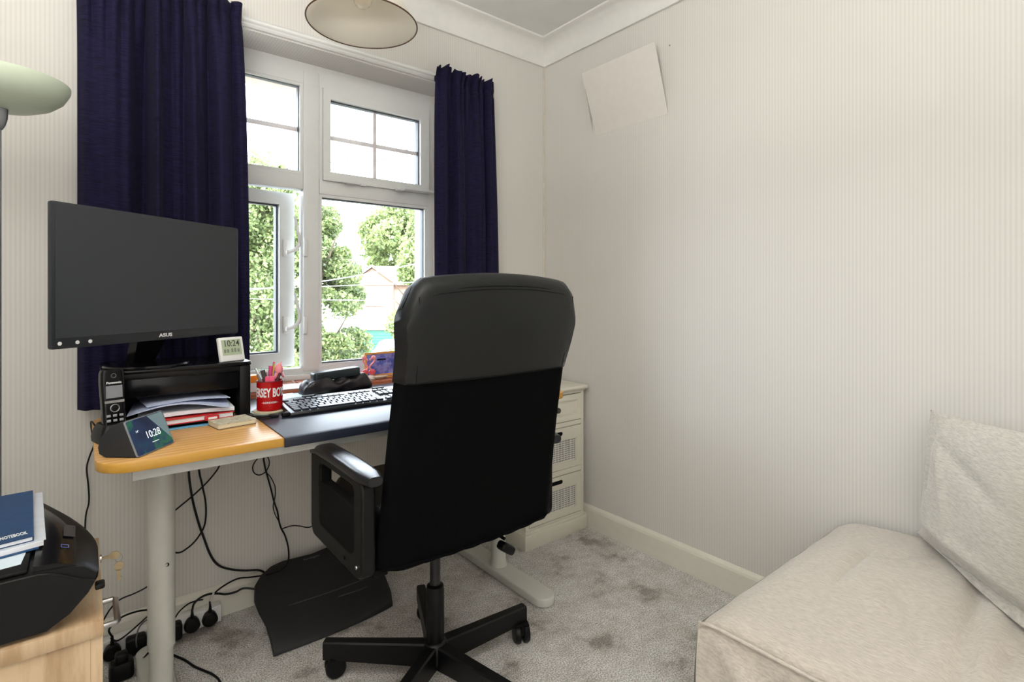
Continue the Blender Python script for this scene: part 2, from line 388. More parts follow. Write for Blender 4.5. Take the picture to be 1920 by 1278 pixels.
# window sill of terracotta tiles
sl = bpy.data.objects.new('windowsill', None); COL.objects.link(sl); sl.parent = win
B('sill_bed', (WX0-.06, -.066, .737), (WX1+.04, .0, .757), GROUT, sl); B('sill_bed', (WX0, 0, .735), (WX1, .15, .757), GROUT, sl)
k = 0; x = WX0-.06; tm = None
while x < WX1+.03:
    for (y0, y1) in ((-.074, .036), (.039, .149)):
        if y0 > 0 and (x < WX0-.01 or x+.108 > WX1+.01): continue
        if tm is None:
            bm = bmesh.new(); box(bm, (0, 0, 0), (.108, .110, .013), .0035); tm = mesh_obj('tile', bm, TERRA, sl, True, (x, y0, .7525), 30)
        else: copy_child(tm, sl, (x, y0, .7525+.0004*random.random()))
    x += .111
bm = bmesh.new(); x = WX0-.06
lip = B('tile_edge', (WX0-.06, -.0755, .737), (WX1+.042, -.070, .7535), TERRA, sl, .002)

# ------------------------------------------------------------------ curtain rail + curtains
cr = thing('curtain_rail', 'white curtain rail running along the wall above the window', 'curtain rail')
bm = bmesh.new(); prism(bm, [(0, 2.062), (-.012, 2.062), (-.016, 2.068), (-.016, 2.074), (-.020, 2.078), (-.020, 2.090), (-.014, 2.096), (0, 2.096)], -2.0, -.41, 'x')
mesh_obj('rail', bm, UPVC, cr)
bm = bmesh.new(); prism(bm, [(-.0195, 2.079), (-.0215, 2.081), (-.0215, 2.087), (-.0195, 2.089)], -2.0, -.41, 'x'); mesh_obj('ridge', bm, WHITEP, cr)
def curtain(label, x0, x1, ztop, zbot, folds, seed, rdrift, ycen=-.075, ldrift=0, hdr=None):
    r = random.Random(seed); t = thing('curtain', label, 'curtain', group='navy curtains at the window')
    nh = 9 if (x1-x0) < .38 else 13
    ph = [r.random()*6.28 for _ in range(6)]
    def fold(s):
        y = 0
        for (c, wd, a) in folds: y += a*math.exp(-((s-c)/wd)**2)
        return y
    def fn(u, v):
        z = zbot+(ztop-zbot)*v; d = ztop-z
        lo = x0+ldrift*(1-v); hi = x1+rdrift*math.sin(min(1, d/1.1)*PI/2)
        k = math.exp(-max(0, d-.05)/.10)                       # gathered near the tape
        y = 1.45*fold(u+.012*math.sin(3*z+ph[3]))*(1-.4*k)*(.75+.25*(1-v)) 
        y += .0035*math.sin(2*PI*u*5+ph[0]+1.5*z)+.002*math.sin(2*PI*u*11+ph[1]-2*z)
        g = math.sin(2*PI*nh*u+ph[2]+.8*math.sin(5*u+ph[4]))
        y += g*.014*k+g*.0035*(1-k)
        x = lo+(hi-lo)*u+.006*k*math.cos(2*PI*nh*u+ph[2])
        if d < .045:                                          # frilled heading
            q = (.045-d)/.045; y += -.008*q+.014*q*math.sin(2*PI*nh*1.5*u+ph[5]); 
            z += q*.006*math.sin(2*PI*nh*u*1.3+ph[1])
            x += .004*q*math.sin(9*PI*u)
        if abs(d-.05) < .012: y += .004
        if u > .96: y += (u-.96)/.04*.012*(.4+k)
        if u < .04: y += (.04-u)/.04*.012
        return (x, ycen+y, z)
    bm = grid(fn, 190, 110); o = mesh_obj('drape', bm, NAVY, t, True); solid(o, .0025)
    # heading tape and hem
    def tp(u, v):
        p = Vector(fn(u, 1-(.038+.028*v)/(ztop-zbot))); p.y += .006; return p
    o = mesh_obj('heading_tape', grid(tp, 190, 4), NAVY, t, True)
    return t
curtain('wide navy slub curtain on the left, behind the monitor', -1.902, -1.462, 2.100, .772,
        [(.14, .09, -.016), (.36, .045, .046), (.43, .03, -.030), (.52, .05, .016), (.60, .035, .020), (.66, .035, -.022), (.76, .045, .018), (.83, .04, -.020), (.92, .03, .012)], 3, .022, -.078)
curtain('narrow navy curtain on the right, beside the room corner', -.703, -.388, 2.098, .772,
        [(.10, .06, -.014), (.22, .05, .016), (.36, .06, -.014), (.52, .05, .016), (.66, .05, -.012), (.80, .03, .012), (.9, .05, -.008)], 5, .030, -.075, ldrift=.0)

# ------------------------------------------------------------------ lamps and wall fittings
lp = thing('floor_lamp', 'uplighter floor lamp with frosted pale green glass bowl and grey stem', 'lamp', (-2.045, -.350, 0))
bowl = [(.010, 1.552), (.05, 1.553), (.10, 1.566), (.14, 1.590), (.160, 1.615), (.1685, 1.632), (.170, 1.636), (.166, 1.6375), (.156, 1.618), (.10, 1.575), (.01, 1.562)]
bowl = [(.008, 1.549), (.04, 1.550), (.08, 1.556), (.115, 1.570), (.145, 1.592), (.1635, 1.617), (.170, 1.632), (.1705, 1.639), (.168, 1.644), (.160, 1.645), (.150, 1.628), (.11, 1.585), (.05, 1.562), (.008, 1.560)]
bowl = [(.008, 0), (.04, .001), (.07, .006), (.10, .020), (.120, .038), (.132, .062), (.1325, .072), (.131, .072), (.118, .042), (.08, .014), (.008, .006)]
bowl = [(r, 1.546+z) for r, z in bowl]
L('glass_bowl', bowl, GREENGL, lp, seg=48)
L('bowl_holder', [(.004, 1.495), (.008, 1.498), (.013, 1.508), (.017, 1.524), (.018, 1.546), (.014, 1.549), (.004, 1.549)], M('grey_metal', srgb(150, 152, 156), .35, .7), lp, seg=24)
L('pole', [(.006, .02), (.006, 1.5)], M('grey_metal'), lp, seg=16, cap=True)
L('base', [(.001, 0), (.13, 0), (.132, .012), (.12, .022), (.02, .03), (.001, .03)], M('grey_metal'), lp, seg=40)

pl = thing('pendant_lamp', 'ceiling pendant with cream conical shade and brown rim', 'lamp', (-1.236, -.551, 0))
sh = L('lamp_shade', [(.160, 1.921), (.045, 2.10)], SHADE, pl, seg=64); solid(sh, .0015)
bm = bmesh.new(); tube(bm, [(.1605*math.cos(a), .1605*math.sin(a), 1.9215) for a in np.linspace(0, 2*PI, 65)[:-1]], .0022, 6, closed=True); mesh_obj('rim_trim', bm, TRIMB, pl, True)
bm = bmesh.new(); tube(bm, [(.0455*math.cos(a), .0455*math.sin(a), 2.10) for a in np.linspace(0, 2*PI, 33)[:-1]], .0018, 6, closed=True)
for k in range(3):
    a = k*2*PI/3; tube(bm, [(.045*math.cos(a), .045*math.sin(a), 2.10), (.014*math.cos(a), .014*math.sin(a), 2.075)], .0012, 5)
mesh_obj('shade_ring', bm, WHITEP, pl, True)
L('bulb', [(.001, 1.968), (.012, 1.970), (.022, 1.978), (.0275, 1.992), (.026, 2.008), (.018, 2.028), (.013, 2.042), (.013, 2.055)], M('opal_bulb', srgb(236, 226, 208), .15, var=.01), pl, seg=28)
L('bulb_holder', [(.014, 2.05), (.018, 2.052), (.018, 2.095), (.006, 2.11)], WHITEP, pl, seg=20)
T('cord', [(0, 0, 2.10), (0, 0, 2.385)], .003, WHITEP, pl, smoothn=0)
L('ceiling_rose', [(.001, 2.380), (.04, 2.382), (.045, 2.392), (.045, 2.3995), (.001, 2.3995)], WHITEP, pl, seg=28)

wv = thing('wall_deflector', 'plain cream board leaning out at its top from the right wall near the ceiling', 'wall cover')
CREAMP = M('cream_painted_board', (.69, .66, .62, 1), .6, var=.02)
# front board leans out at its top, two triangular cheeks
yA, yB, zT, zBt, dp = -.329, -.738, 2.147, 1.858, .062
bm = bmesh.new()
fr = [(-dp, yA, zT), (-dp, yB, zT), (-.0008, -.761, zBt), (-.0008, -.363, zBt)]; bk = [(-dp+.003, yA, zT), (-dp+.003, yB, zT), (-.0001, -.761, zBt), (-.0001, -.363, zBt)]
loft(bm, [fr, bk]); o = mesh_obj('front_board', bm, CREAMP, wv)
for yy in (yA-.001,):
    bm = bmesh.new(); v = [bm.verts.new(p) for p in ((-dp+.002, yy, zT-.002), (-.001, yy, zT-.002), (-.001, yy-.010, zBt+.004))]; bm.faces.new(v)
    o = mesh_obj('cheek', bm, CREAMP, wv); solid(o, .004)
L('screw_hook', [(.001, 0), (.003, 0), (.003, .004), (.001, .004)], BRASS, wv, c=(-.004, -.770, 2.135), seg=10)

# ------------------------------------------------------------------ desk
dk = thing('desk', 'beech topped desk with rounded corners on white T-legs under the window', 'desk')
DX0, DX1, DY0, DY1, DZ = -1.870, -.478, -.675, -.080, .750
bm = bmesh.new(); prism(bm, rrect(DX0, DY0, DX1, DY1, [.075, .075, .075, .075], 10), DZ-.022, DZ, 'z', bev=.0025)
o = mesh_obj('tabletop', bm, [DESKTOP, DESKEDGE], dk, True, auto=30)
for p in o.data.polygons:
    if abs(p.normal.z) < .6: p.material_index = 1
bm = bmesh.new(); box(bm, (-1.805, -.635, .698), (-.52, -.61, .727), .002); box(bm, (-1.805, -.16, .698), (-.52, -.135, .727), .002)
box(bm, (-1.803, -.6105, .6985), (-1.775, -.1595, .7265)); box(bm, (-.55, -.6105, .6985), (-.522, -.1595, .7265))
mesh_obj('under_frame', bm, LEGG, dk, True, auto=30)
for cx in (-1.727, -.597):
    L('column', [(.0001, .175), (.0315, .175), (.0315, .699), (.001, .699)], LEGW, dk, c=(cx, -.385, 0), seg=40)
    L('inner_column', [(.034, .028), (.034, .036), (.030, .050), (.0275, .07), (.0275, .176)], LEGW, dk, c=(cx, -.385, 0), seg=40)
    bm = bmesh.new(); prism(bm, rrect(cx-.042, -.690, cx+.042, -.095, .0415, 8), .002, .034, 'z', bev=.006, seg=3); mesh_obj('foot', bm, LEGW, dk, True, auto=35)
    B('bracket', (cx-.05, -.56, .69), (cx+.05, -.21, .7), LEGG, dk, .002)
L('bolt_hole', [(.001, 0), (.0045, 0), (.0045, .003)], BLK, dk, seg=12).matrix_local = Matrix.Translation((-1.727+.010, -.385-.0295, .400)) @ Matrix.Rotation(PI/2, 4, 'X')

# desk pad
dm = thing('desk_pad', 'dark blue-black leatherette desk pad folded over the front desk edge', 'desk pad')
PADM = M('navy_pad', srgb(34, 38, 52), .34, var=.05, bump=.1, bscale=500)
bm = bmesh.new()
prof = [(-.11, .7515), (-.675, .7515), (-.688, .7510), (-.694, .746), (-.695, .735), (-.694, .729), (-.690, .729), (-.690, .745), (-.6795, .7545), (-.11, .7535)]
prof = [(-.100, .7505), (-.6755, .7505), (-.6775, .728), (-.683, .7275), (-.685, .742), (-.683, .750), (-.675, .7537), (-.100, .7537)]
prism(bm, prof, -1.497, -.75, 'x'); mesh_obj('pad', bm, PADM, dm, True, auto=50)

# keyboard
KX, KY, KZ = -1.420, -.468, .7545
kb = thing('keyboard', 'black wired keyboard with flat keys on the desk pad', 'keyboard', (KX, KY, KZ), math.radians(0))
KB = M('keyboard_black', srgb(26, 28, 32), .3); KC = M('key_black', srgb(38, 42, 52), .32, var=.04)
tilt = math.radians(5)
def kz(y): return .012+y*math.tan(tilt)
bm = bmesh.new(); prism(bm, [(0, 0), (.158, 0), (.158, kz(.158)), (.0, kz(0)), (-.002, .006)], 0, .440, 'x', bev=.0015); mesh_obj('keyboard_body', bm, KB, kb, True, auto=30)
for xx in (.08, .32):
    B('foot', (xx, .14, .0), (xx+.04, .160, .030), BLK, kb, .003)
kmesh = {}
def key(x, y, wd, dp=.0168):
    kk = (round(wd, 3), round(dp, 3))
    if kk not in kmesh:
        bm = bmesh.new(); r0 = [(0, 0, 0), (wd, 0, 0), (wd, dp, 0), (0, dp, 0)]; i = .0016
        r1 = [(i, i, .006), (wd-i, i, .006), (wd-i, dp-i*.6, .0065), (i, dp-i*.6, .0065)]
        loft(bm, [r0, r1]); o = mesh_obj('key', bm, KC, kb); kmesh[kk] = o
    else: o = copy_child(kmesh[kk], kb)
    o.location = (x, y, kz(y)-.001); o.rotation_euler = (tilt, 0, 0)
P = .019
rows = [(.008, [1.25, 1.25, 1.25, 6.25, 1.25, 1.25, 1.25, 1.25]), (.0272, [1.25]+[1]*11+[2.75]), (.0464, [1.75]+[1]*12+[1.25]), (.0656, [1.5]+[1]*12+[1.5]), (.0848, [1]*13+[2])]
for y, ws in rows:
    x = .012
    for wk in ws: key(x, y, wk*P-.0022); x += wk*P
x = .012; y = .114
for i in range(13):
    key(x, y, P-.0022, .014); x += P
    if i in (0, 4, 8): x += .0125
for (i, j) in ((0, 0), (1, 0), (2, 0), (1, 1)): key(.306+i*P, .008+j*.0192, P-.0022)
for i in range(3):
    for y in (.0656, .0848): key(.306+i*P, y, P-.0022)
    key(.306+i*P, .114, P-.0022, .014)
for i in range(3):
    for j in range(1, 5): key(.369+i*P*.93, .008+j*.0192, P-.0034)
B('status_panel', (.369, .116, kz(.116)-.002), (.432, .128, kz(.128)), BLKG, kb, .001)

# riser / monitor stand box
rs = thing('monitor_riser', 'black gloss monitor riser with recessed front panel, open shelf under it', 'monitor stand', (-1.676, -.240, .75))
RW, RD, RH = .174, .120, .163
bm = bmesh.new(); prism(bm, rrect(-RW-.004, -RD-.003, RW+.004, RD+.003, .018, 5), RH-.012, RH, 'z', bev=.003); mesh_obj('top', bm, BLKG, rs, True, auto=30)
for s in (-1, 1): B('side_panel', (min(s*RW, s*(RW-.030)), -RD, 0), (max(s*RW, s*(RW-.030)), RD, RH-.011), BLK, rs, .004)
B('front_panel', (-RW+.030, -RD+.008, .086), (RW-.030, -RD+.018, RH-.012), BLKG, rs, .002)
B('front_rail', (-RW+.029, -RD+.002, RH-.028), (RW-.029, -RD+.02, RH-.011), BLK, rs, .003)
B('shelf', (-RW+.030, -RD+.02, .084), (RW-.030, RD, .090), BLK, rs)
B('back_panel', (-RW+.030, RD-.008, .0), (RW-.030, RD, RH-.011), BLK, rs)

# monitor
mo = thing('monitor', 'large black flat-screen monitor, switched off, in front of the curtain', 'monitor')
pL = Vector((-1.945, -.545, 0)); pR = Vector((-1.512, -.243, 0))
ax = (pR-pL).normalized(); nrm = Vector((ax.y, -ax.x, 0))       # towards the room
W = (pR-pL).length; z0, z1 = .990, 1.316
mm = Matrix((ax, -nrm, Vector((0, 0, 1)))).transposed().to_4x4(); mm.translation = Vector((pL.x, pL.y, 0))
tl = Matrix.Rotation(math.radians(-1.5), 4, 'X')
mo.matrix_world = mm
BEZ = M('monitor_bezel', srgb(38, 42, 47), .35); SCRN = M('monitor_screen', srgb(48, 51, 56), .30, var=.02, spec=.4)
bm = bmesh.new(); prism(bm, rrect(0, z0, W, z1, .005, 3), 0, .010, 'y', bev=.0015); mesh_obj('bezel', bm, BEZ, mo, True, auto=30)
bm = bmesh.new(); prism(bm, rrect(.06, z0+.02, W-.06, z1-.08, .03, 4), .010, .045, 'y', bev=.01); mesh_obj('rear_housing', bm, BLK, mo, True, auto=30)
B('screen', (.009, -.0012, z0+.024), (W-.008, .004, z1-.008), SCRN, mo)
B('rear_port_box', (W/2-.05, .04, z0+.03), (W/2+.05, .06, z0+.11), BLK, mo, .004)
text('ASUS', .0125, LETW, mo, frame_mtx((W*.525, -.0006, z0+.012), (1, 0, 0), (0, 0, 1)), off=.0004, sx=1.35)
for i, xx in enumerate((.018, .055, .083)):
    L('button_mark', [(.0001, 0), (.0042, 0), (.0042, .0012), (.0001, .0014)], LETW, mo, seg=16).matrix_local = Matrix.Translation((xx, .0002, z0+.012)) @ Matrix.Rotation(PI/2, 4, 'X')
bm = bmesh.new(); loft(bm, [[(W/2-.045, .02, z0+.02), (W/2+.045, .02, z0+.02), (W/2+.045, .045, z0+.02), (W/2-.045, .045, z0+.02)],
                            [(W/2-.01, .085, .922), (W/2+.05, .085, .922), (W/2+.05, .115, .922), (W/2-.01, .115, .922)]])
mesh_obj('stand_neck', bm, BLKG, mo, True, auto=30)
o = L('stand_base', [(.0001, .9135), (.098, .9135), (.101, .917), (.098, .921), (.05, .927), (.0001, .928)], BLKG, mo, c=(0, 0, 0), seg=56)
o.location = (.305, .098, 0)

# little digital clock on the riser
ck = thing('desk_clock', 'small white digital clock reading 10:24 on the riser', 'clock', (-1.545, -.335, .9135), math.radians(20))
lean = Matrix.Rotation(math.radians(-14), 3, 'X')
bm = bmesh.new(); box(bm, (-.037, -.004, 0), (.037, .008, .072), .003, 3, lean, (0, 0, 0)); mesh_obj('clock_case', bm, WHITEP, ck, True, auto=35)
B('lcd', (-.029, -.0048, .018), (.029, -.003, .064), M('lcd_green', srgb(168, 180, 152), .35), ck, rot=lean, piv=(0, 0, 0))
mt = lambda x, z: (lean @ Vector((x, -.0052, z)))
text('10:24', .026, LETD, ck, frame_mtx(mt(0, .052), (1, 0, 0), lean @ Vector((0, 0, 1))), off=.0002, sx=.85)
bm = bmesh.new()
for i, (x, hh) in enumerate(((-.022, .01), (-.013, .01), (.0, .012), (.009, .012), (.019, .01))):
    box(bm, (x-.0028, -.0054, .026), (x+.0028, -.0050, .026+hh), rot=lean, piv=(0, 0, 0))
mesh_obj('lcd_digits', bm, M('lcd_faint', srgb(120, 130, 112), .5), ck)
bm = bmesh.new(); box(bm, (-.02, .006, 0), (.02, .03, .003), .001); mesh_obj('prop_stand', bm, WHITEP, ck)

# black letter tray with papers in the riser
tr = thing('letter_tray', 'black tray pushed under the monitor riser, full of papers', 'tray', (-1.675, -.27, .7505))
bm = bmesh.new(); box(bm, (-.120, -.125, .004), (.120, .13, .008)); box(bm, (-.120, -.125, .004), (-.116, .13, .026)); box(bm, (.116, -.125, .004), (.120, .13, .026)); box(bm, (-.12, -.125, .004), (.12, -.121, .022)); mesh_obj('tray_body', bm, BLK, tr)
fo = thing('folder', 'pale blue folder under the letter tray', 'folder', (-1.675, -.29, .7503))
B('cover', (-.11, -.120, 0), (.135, .12, .0035), M('pale_blue_card', srgb(92, 160, 200), .6), fo, .001)
def sheet(name, loc, w, d, th, mat, rz, label, cat, sag=None, n=10, group=None):
    """a sheet or block of sheets with a curved surface"""
    def top(u, v): return ((u-.5)*w, (v-.5)*d, th+(sag(u, v) if sag else 0))
    def bot(u, v): return ((u-.5)*w, (v-.5)*d, (sag(u, v) if sag else 0))
    bm = bmesh.new()
    A = [[bm.verts.new(top(i/n, j/n)) for j in range(n+1)] for i in range(n+1)]; C = [[bm.verts.new(bot(i/n, j/n)) for j in range(n+1)] for i in range(n+1)]
    for i in range(n):
        for j in range(n):
            bm.faces.new((A[i][j], A[i+1][j], A[i+1][j+1], A[i][j+1])); bm.faces.new((C[i][j], C[i][j+1], C[i+1][j+1], C[i+1][j]))
    for i in range(n):
        bm.faces.new((A[i][0], C[i][0], C[i+1][0], A[i+1][0])); bm.faces.new((A[i][n], A[i+1][n], C[i+1][n], C[i][n]))
        bm.faces.new((A[0][i], A[0][i+1], C[0][i+1], C[0][i])); bm.faces.new((A[n][i], C[n][i], C[n][i+1], A[n][i+1]))
    o = mesh_obj(name, bm, mat, None, True, loc, 30); o.rotation_euler = (0, 0, rz); tag(o, label, cat, group); return o
REDM = M('red_cover', srgb(188, 30, 36), .4); LAV = M('lavender_paper', srgb(190, 200, 228), .75, var=.03)
rb = thing('red_book', 'thin red and white book lying in the letter tray', 'book', (-1.665, -.29, .7635), math.radians(3))
B('cover', (-.085, -.115, .0), (.105, .09, .002), REDM, rb); B('pages', (-.082, -.112, .002), (.102, .088, .013), PAPER, rb); B('cover', (-.085, -.115, .013), (.105, .09, .0155), REDM, rb)
sheet('paper_stack', (-1.66, -.285, .7798), .225, .21, .010, PAPER, math.radians(-3), 'stack of white sheets on the red book in the tray', 'paper', lambda u, v: .004*math.sin(u*3))
sheet('envelope', (-1.672, -.300, .7945), .235, .20, .002, LAV, math.radians(-8), 'bowed bluish white sheet on top of the tray papers', 'paper', lambda u, v: .020*math.sin(PI*min(1, u*1.05))*(1-.3*v))
sheet('loose_sheet', (-1.665, -.28, .8125), .20, .19, .0012, LAV, math.radians(4), 'topmost curled lavender sheet in the riser opening', 'paper', lambda u, v: .006*math.sin(PI*u))
tp = thing('tape_dispenser', 'small red and clear plastic clip at the tray mouth', 'clip', (-1.612, -.405, .7635), math.radians(6))
B('clip_body', (-.018, -.006, 0), (.018, .004, .012), REDM, tp, .002); B('clip_window', (-.010, -.0066, .003), (.012, -.005, .009), WHITEP, tp)

# cordless phone in its cradle
ph = thing('cordless_phone', 'black cordless handset standing in its cradle at the left desk end', 'phone', (-1.833, -.432, .7505), math.radians(14))
bm = bmesh.new(); loft(bm, [[(x, y, z) for x, y in rrect(-.034*s, -.045*s, .034*s, .045*s, .012, 4)] for z, s in ((0, 1), (.012, 1.02), (.030, .92), (.044, .74))]); mesh_obj('cradle', bm, BLK, ph, True, auto=40)
ln = Matrix.Rotation(math.radians(-7), 3, 'X')
bm = bmesh.new(); loft(bm, [[ln @ Vector((x, y-.012, z)) for x, y in rrect(-.0245*s, -.014, .0245*s, .014, .007, 4)] for z, s in ((.018, .86), (.03, .92), (.09, .95), (.14, 1.02), (.166, .98), (.173, .86))]); mesh_obj('handset', bm, BLKG, ph, True, auto=40)
yf = -.0268
def pf(x, z, d=0): return ln @ Vector((x, yf-d, z))
fz = ln @ Vector((0, 0, 1))
B('display', (-.017, yf-.0006, .104), (.017, yf+.002, .134), M('phone_lcd', srgb(124, 126, 132), .35), ph, rot=ln, piv=(0, 0, 0))
B('softkey_strip', (-.020, yf-.001, .092), (.020, yf+.002, .098), SILVER, ph, rot=ln, piv=(0, 0, 0))
text('Panasonic', .0075, LETW, ph, frame_mtx(pf(0, .141, .0004), (1, 0, 0), fz), off=.0002, sx=1.05)
bm = bmesh.new(); tube(bm, [pf(.009*math.cos(a), .079+.009*math.sin(a), .0006) for a in np.linspace(0, 2*PI, 25)[:-1]], .0011, 6, closed=True); mesh_obj('navigation_ring', bm, SILVER, ph, True)
bm = bmesh.new(); tube(bm, [pf(.005*math.cos(a), .158+.005*math.sin(a), .0003) for a in np.linspace(0, 2*PI, 21)[:-1]], .0008, 6, closed=True); mesh_obj('earpiece', bm, M('dark_ring', srgb(90, 90, 92), .4), ph, True)
kk = None
for j in range(4):
    for i in range(3):
        p = pf(-.013+.013*i, .061-.0115*j, -.0004)
        if kk is None:
            bm = bmesh.new(); box(bm, (-.0042, -.001, -.003), (.0042, .001, .003), .0008); kk = mesh_obj('key', bm, M('phone_key', srgb(150, 152, 156), .4), ph, True, p)
            kk.rotation_euler = (math.radians(-7), 0, 0)
        else: copy_child(kk, ph, p)

# smart display
sd = thing('smart_display', 'wedge-shaped black smart display showing 10:28', 'smart display', (-1.794, -.570, .7505), math.radians(50))
FAB = M('display_fabric', srgb(34, 34, 36), .9, var=.15, scale=300)
w2 = .060
pr = [(-.036, .0), (.022, .0), (.040, .010), (.046, .026), (.040, .044), (.024, .060), (.004, .070), (-.0015, .072)]
pr = [(-.044, .003), (-.040, 0), (.026, 0), (.040, .008), (.043, .022), (.036, .046), (.014, .068), (-.004, .077), (-.013, .078)]
bm = bmesh.new(); prism(bm, [(p[0], p[1]) for p in pr], -w2, w2, 'x', bev=.003, seg=3); mesh_obj('body', bm, FAB, sd, True, auto=35)
a = Vector((0, -.046, .0)); b2 = Vector((0, -.0150, .0785)); upv = (b2-a).normalized(); nn = Vector((1, 0, 0)).cross(upv)
m4 = frame_mtx((a+b2)/2, (1, 0, 0), upv); hgt = (b2-a).length
bm = bmesh.new(); prism(bm, rrect(-w2-.001, -hgt/2, w2+.001, hgt/2, .005, 4), .0, .0035, 'z'); bm.transform(m4); mesh_obj('screen_bezel', bm, M('display_edge', srgb(130, 134, 140), .3), sd, True, auto=30)
t = NT('smart_screen'); v_ = t.coord((10, 10, 10)); nz = t.noise(v_, 1.6, 3)
cc = t.ramp(nz, [(.35, (.002, .005, .02, 1)), (.5, (.004, .014, .04, 1)), (.6, (.006, .05, .025, 1)), (.7, (.008, .012, .06, 1))])
t.l(cc, t.b.inputs['Base Color']); t.l(cc, t.b.inputs['Emission Color']); t.b.inputs['Emission Strength'].default_value = .8; t.b.inputs['Roughness'].default_value = .12
bm = bmesh.new(); prism(bm, rrect(-w2+.0008, -hgt/2+.0018, w2-.0008, hgt/2-.0018, .004, 4), .0035, .0041, 'z'); bm.transform(m4); mesh_obj('screen', bm, t.m, sd)
LETE = M('lit_digits', srgb(235, 240, 245), .5, var=0, emit=(.8, .85, .9, 1), es=.4)
GL2 = M('painted_reflection', srgb(70, 90, 96), .3, emit=(.2, .27, .28, 1), es=.3)
bm = bmesh.new(); prism(bm, [(.006, hgt/2-.003), (w2-.005, hgt/2-.003), (w2-.002, hgt/2-.008), (w2-.002, -.028)], .0042, .0043, 'z'); bm.transform(m4); mesh_obj('screen_reflection', bm, GL2, sd)  # pale glowing corner patch: a reflection painted onto the screen
text('10:28', .024, LETE, sd, m4 @ Matrix.Translation((.006, -.003, .0046)), sx=.92, ext=.0001)
text('14\u00b0', .007, LETE, sd, m4 @ Matrix.Translation((-.038, .012, .0046)), ext=.0001)
bm = bmesh.new(); prism(bm, rrect(-.006, -.0224, .016, -.0212, .0003, 2), .0044, .0045, 'z'); bm.transform(m4); mesh_obj('screen_mark', bm, LETE, sd)
T('cable_plug', [(.058, .02, .01), (.07, .03, .012)], .004, BLK, sd, smoothn=0)

# notepad
npd = thing('sticky_notepad', 'small cream notepad with scribbled cover on the bare desk', 'notepad', (-1.567, -.440, .7505), math.radians(9))
bm = bmesh.new(); prism(bm, rrect(-.050, -.040, .050, .044, .006, 3), 0, .0015, 'z'); mesh_obj('cover', bm, M('notepad_back', srgb(120, 100, 80), .7), npd)
bm = bmesh.new(); prism(bm, rrect(-.049, -.039, .049, .043, .005, 3), .0015, .012, 'z', bev=.001); mesh_obj('pages', bm, M('cream_paper', srgb(216, 206, 178), .75), npd, True, auto=30)
bm = bmesh.new(); prism(bm, rrect(-.050, -.040, .050, .044, .006, 3), .012, .0135, 'z'); mesh_obj('cover', bm, M('scribbled_card', srgb(190, 184, 162), .7, var=.3, scale=120), npd)

# cup with pens on coasters
COA = (-1.452, -.352)
for i, (r_, z_, lab, cm) in enumerate(((.047, .7505, 'lower round coaster, pale green, under the red cup', srgb(150, 160, 140)), (.045, .7550, 'upper round cream cork coaster directly under the red cup', srgb(206, 192, 164)))):
    z_ = z_+.0034*0
    o = L('coaster', [(.0001, 0), (r_, 0), (r_+.0005, .002), (r_, .004), (.0001, .004)], M('coaster_%d' % i, cm, .7), None, c=(0, 0, 0), seg=40)
    o.location = (COA[0]+.004*i, COA[1]-.004*i, .7540+.0042*i); tag(o, lab, 'coaster')
cpz = .7625
cu = thing('pencil_cup', 'red enamel mug with white lettering, full of pens, on coasters', 'cup', (-1.448, -.356, cpz), math.radians(-14))
RED = M('red_enamel', srgb(178, 14, 18), .22, var=.05)
RC = .0365
L('mug_body', [(.0001, 0), (RC-.003, 0), (RC, .003), (RC, .084), (RC+.0012, .087), (RC-.0006, .088), (RC-.002, .085), (RC-.002, .004), (.0001, .004)], RED, cu, seg=56)
bm = bmesh.new(); tube(bm, [((RC+.0002)*math.cos(a), (RC+.0002)*math.sin(a), .0875) for a in np.linspace(0, 2*PI, 57)[:-1]], .0012, 6, closed=True); mesh_obj('steel_rim', bm, M('dark_rim', srgb(40, 30, 34), .3), cu, True)
text('JERSEY BOYS', .036, LETW, cu, Matrix.Translation((0, 0, .054)), bend=RC, sx=.52, off=.0011)
text('- LONDON -', .0072, LETW, cu, Matrix.Translation((0, 0, .026)), bend=RC, sx=1.15, off=.0002)
T('handle', [(0, RC, .072), (0, RC+.022, .068), (0, RC+.024, .03), (0, RC, .02)], .004, RED, cu)
CU = Vector((-1.448, -.356, cpz+.006))
def pen(name, label, cat, bx, by, tx, ty, ln_, r, cols, tip=None, seg=8, flat=None):
    """pen standing in the cup: bottom offset (bx,by), top leaning to (tx,ty) for length ln_"""
    b0 = CU+Vector((bx, by, 0)); d = Vector((tx-bx, ty-by, .082)).normalized()
    t = thing(name, label, cat, b0); n = len(cols)
    for i, (cname, c, f0, f1, k) in enumerate(cols):
        bm = bmesh.new(); p0 = d*ln_*f0; p1 = d*ln_*f1
        tube(bm, [p0, p0.lerp(p1, .5), p1], [r*k[0], r*k[0] if k[0] > 0 else 0, r*k[1]] if isinstance(k, tuple) else r*k, seg)
        mesh_obj(cname, bm, c, t, True, auto=40)
    return t
YEL = M('pencil_yellow', srgb(196, 160, 50), .4); PINK = M('pink_plastic', srgb(226, 80, 120), .4); MAG = M('magenta_plastic', srgb(196, 60, 120), .35)
BLU = M('blue_plastic', srgb(30, 96, 200), .3); LPK = M('flamingo_pink', srgb(232, 140, 150), .5, var=.08)
pen('pencil', 'yellow and black striped pencil, tallest in the red mug', 'pencil', -.004, -.006, .010, .012, .138, .0036, [('shaft', YEL, 0, .93, 1), ('ferrule', BRASS, .93, .97, 1.08), ('eraser', PINK, .97, 1, 1)], seg=6)
pen('ballpoint_pen', 'grey metal pen leaning left in the red mug', 'pen', .006, .004, -.024, .010, .128, .0045, [('barrel', M('grey_pen', srgb(150, 152, 150), .3, .6), 0, .85, 1), ('clicker', SILVER, .85, 1, .5)])
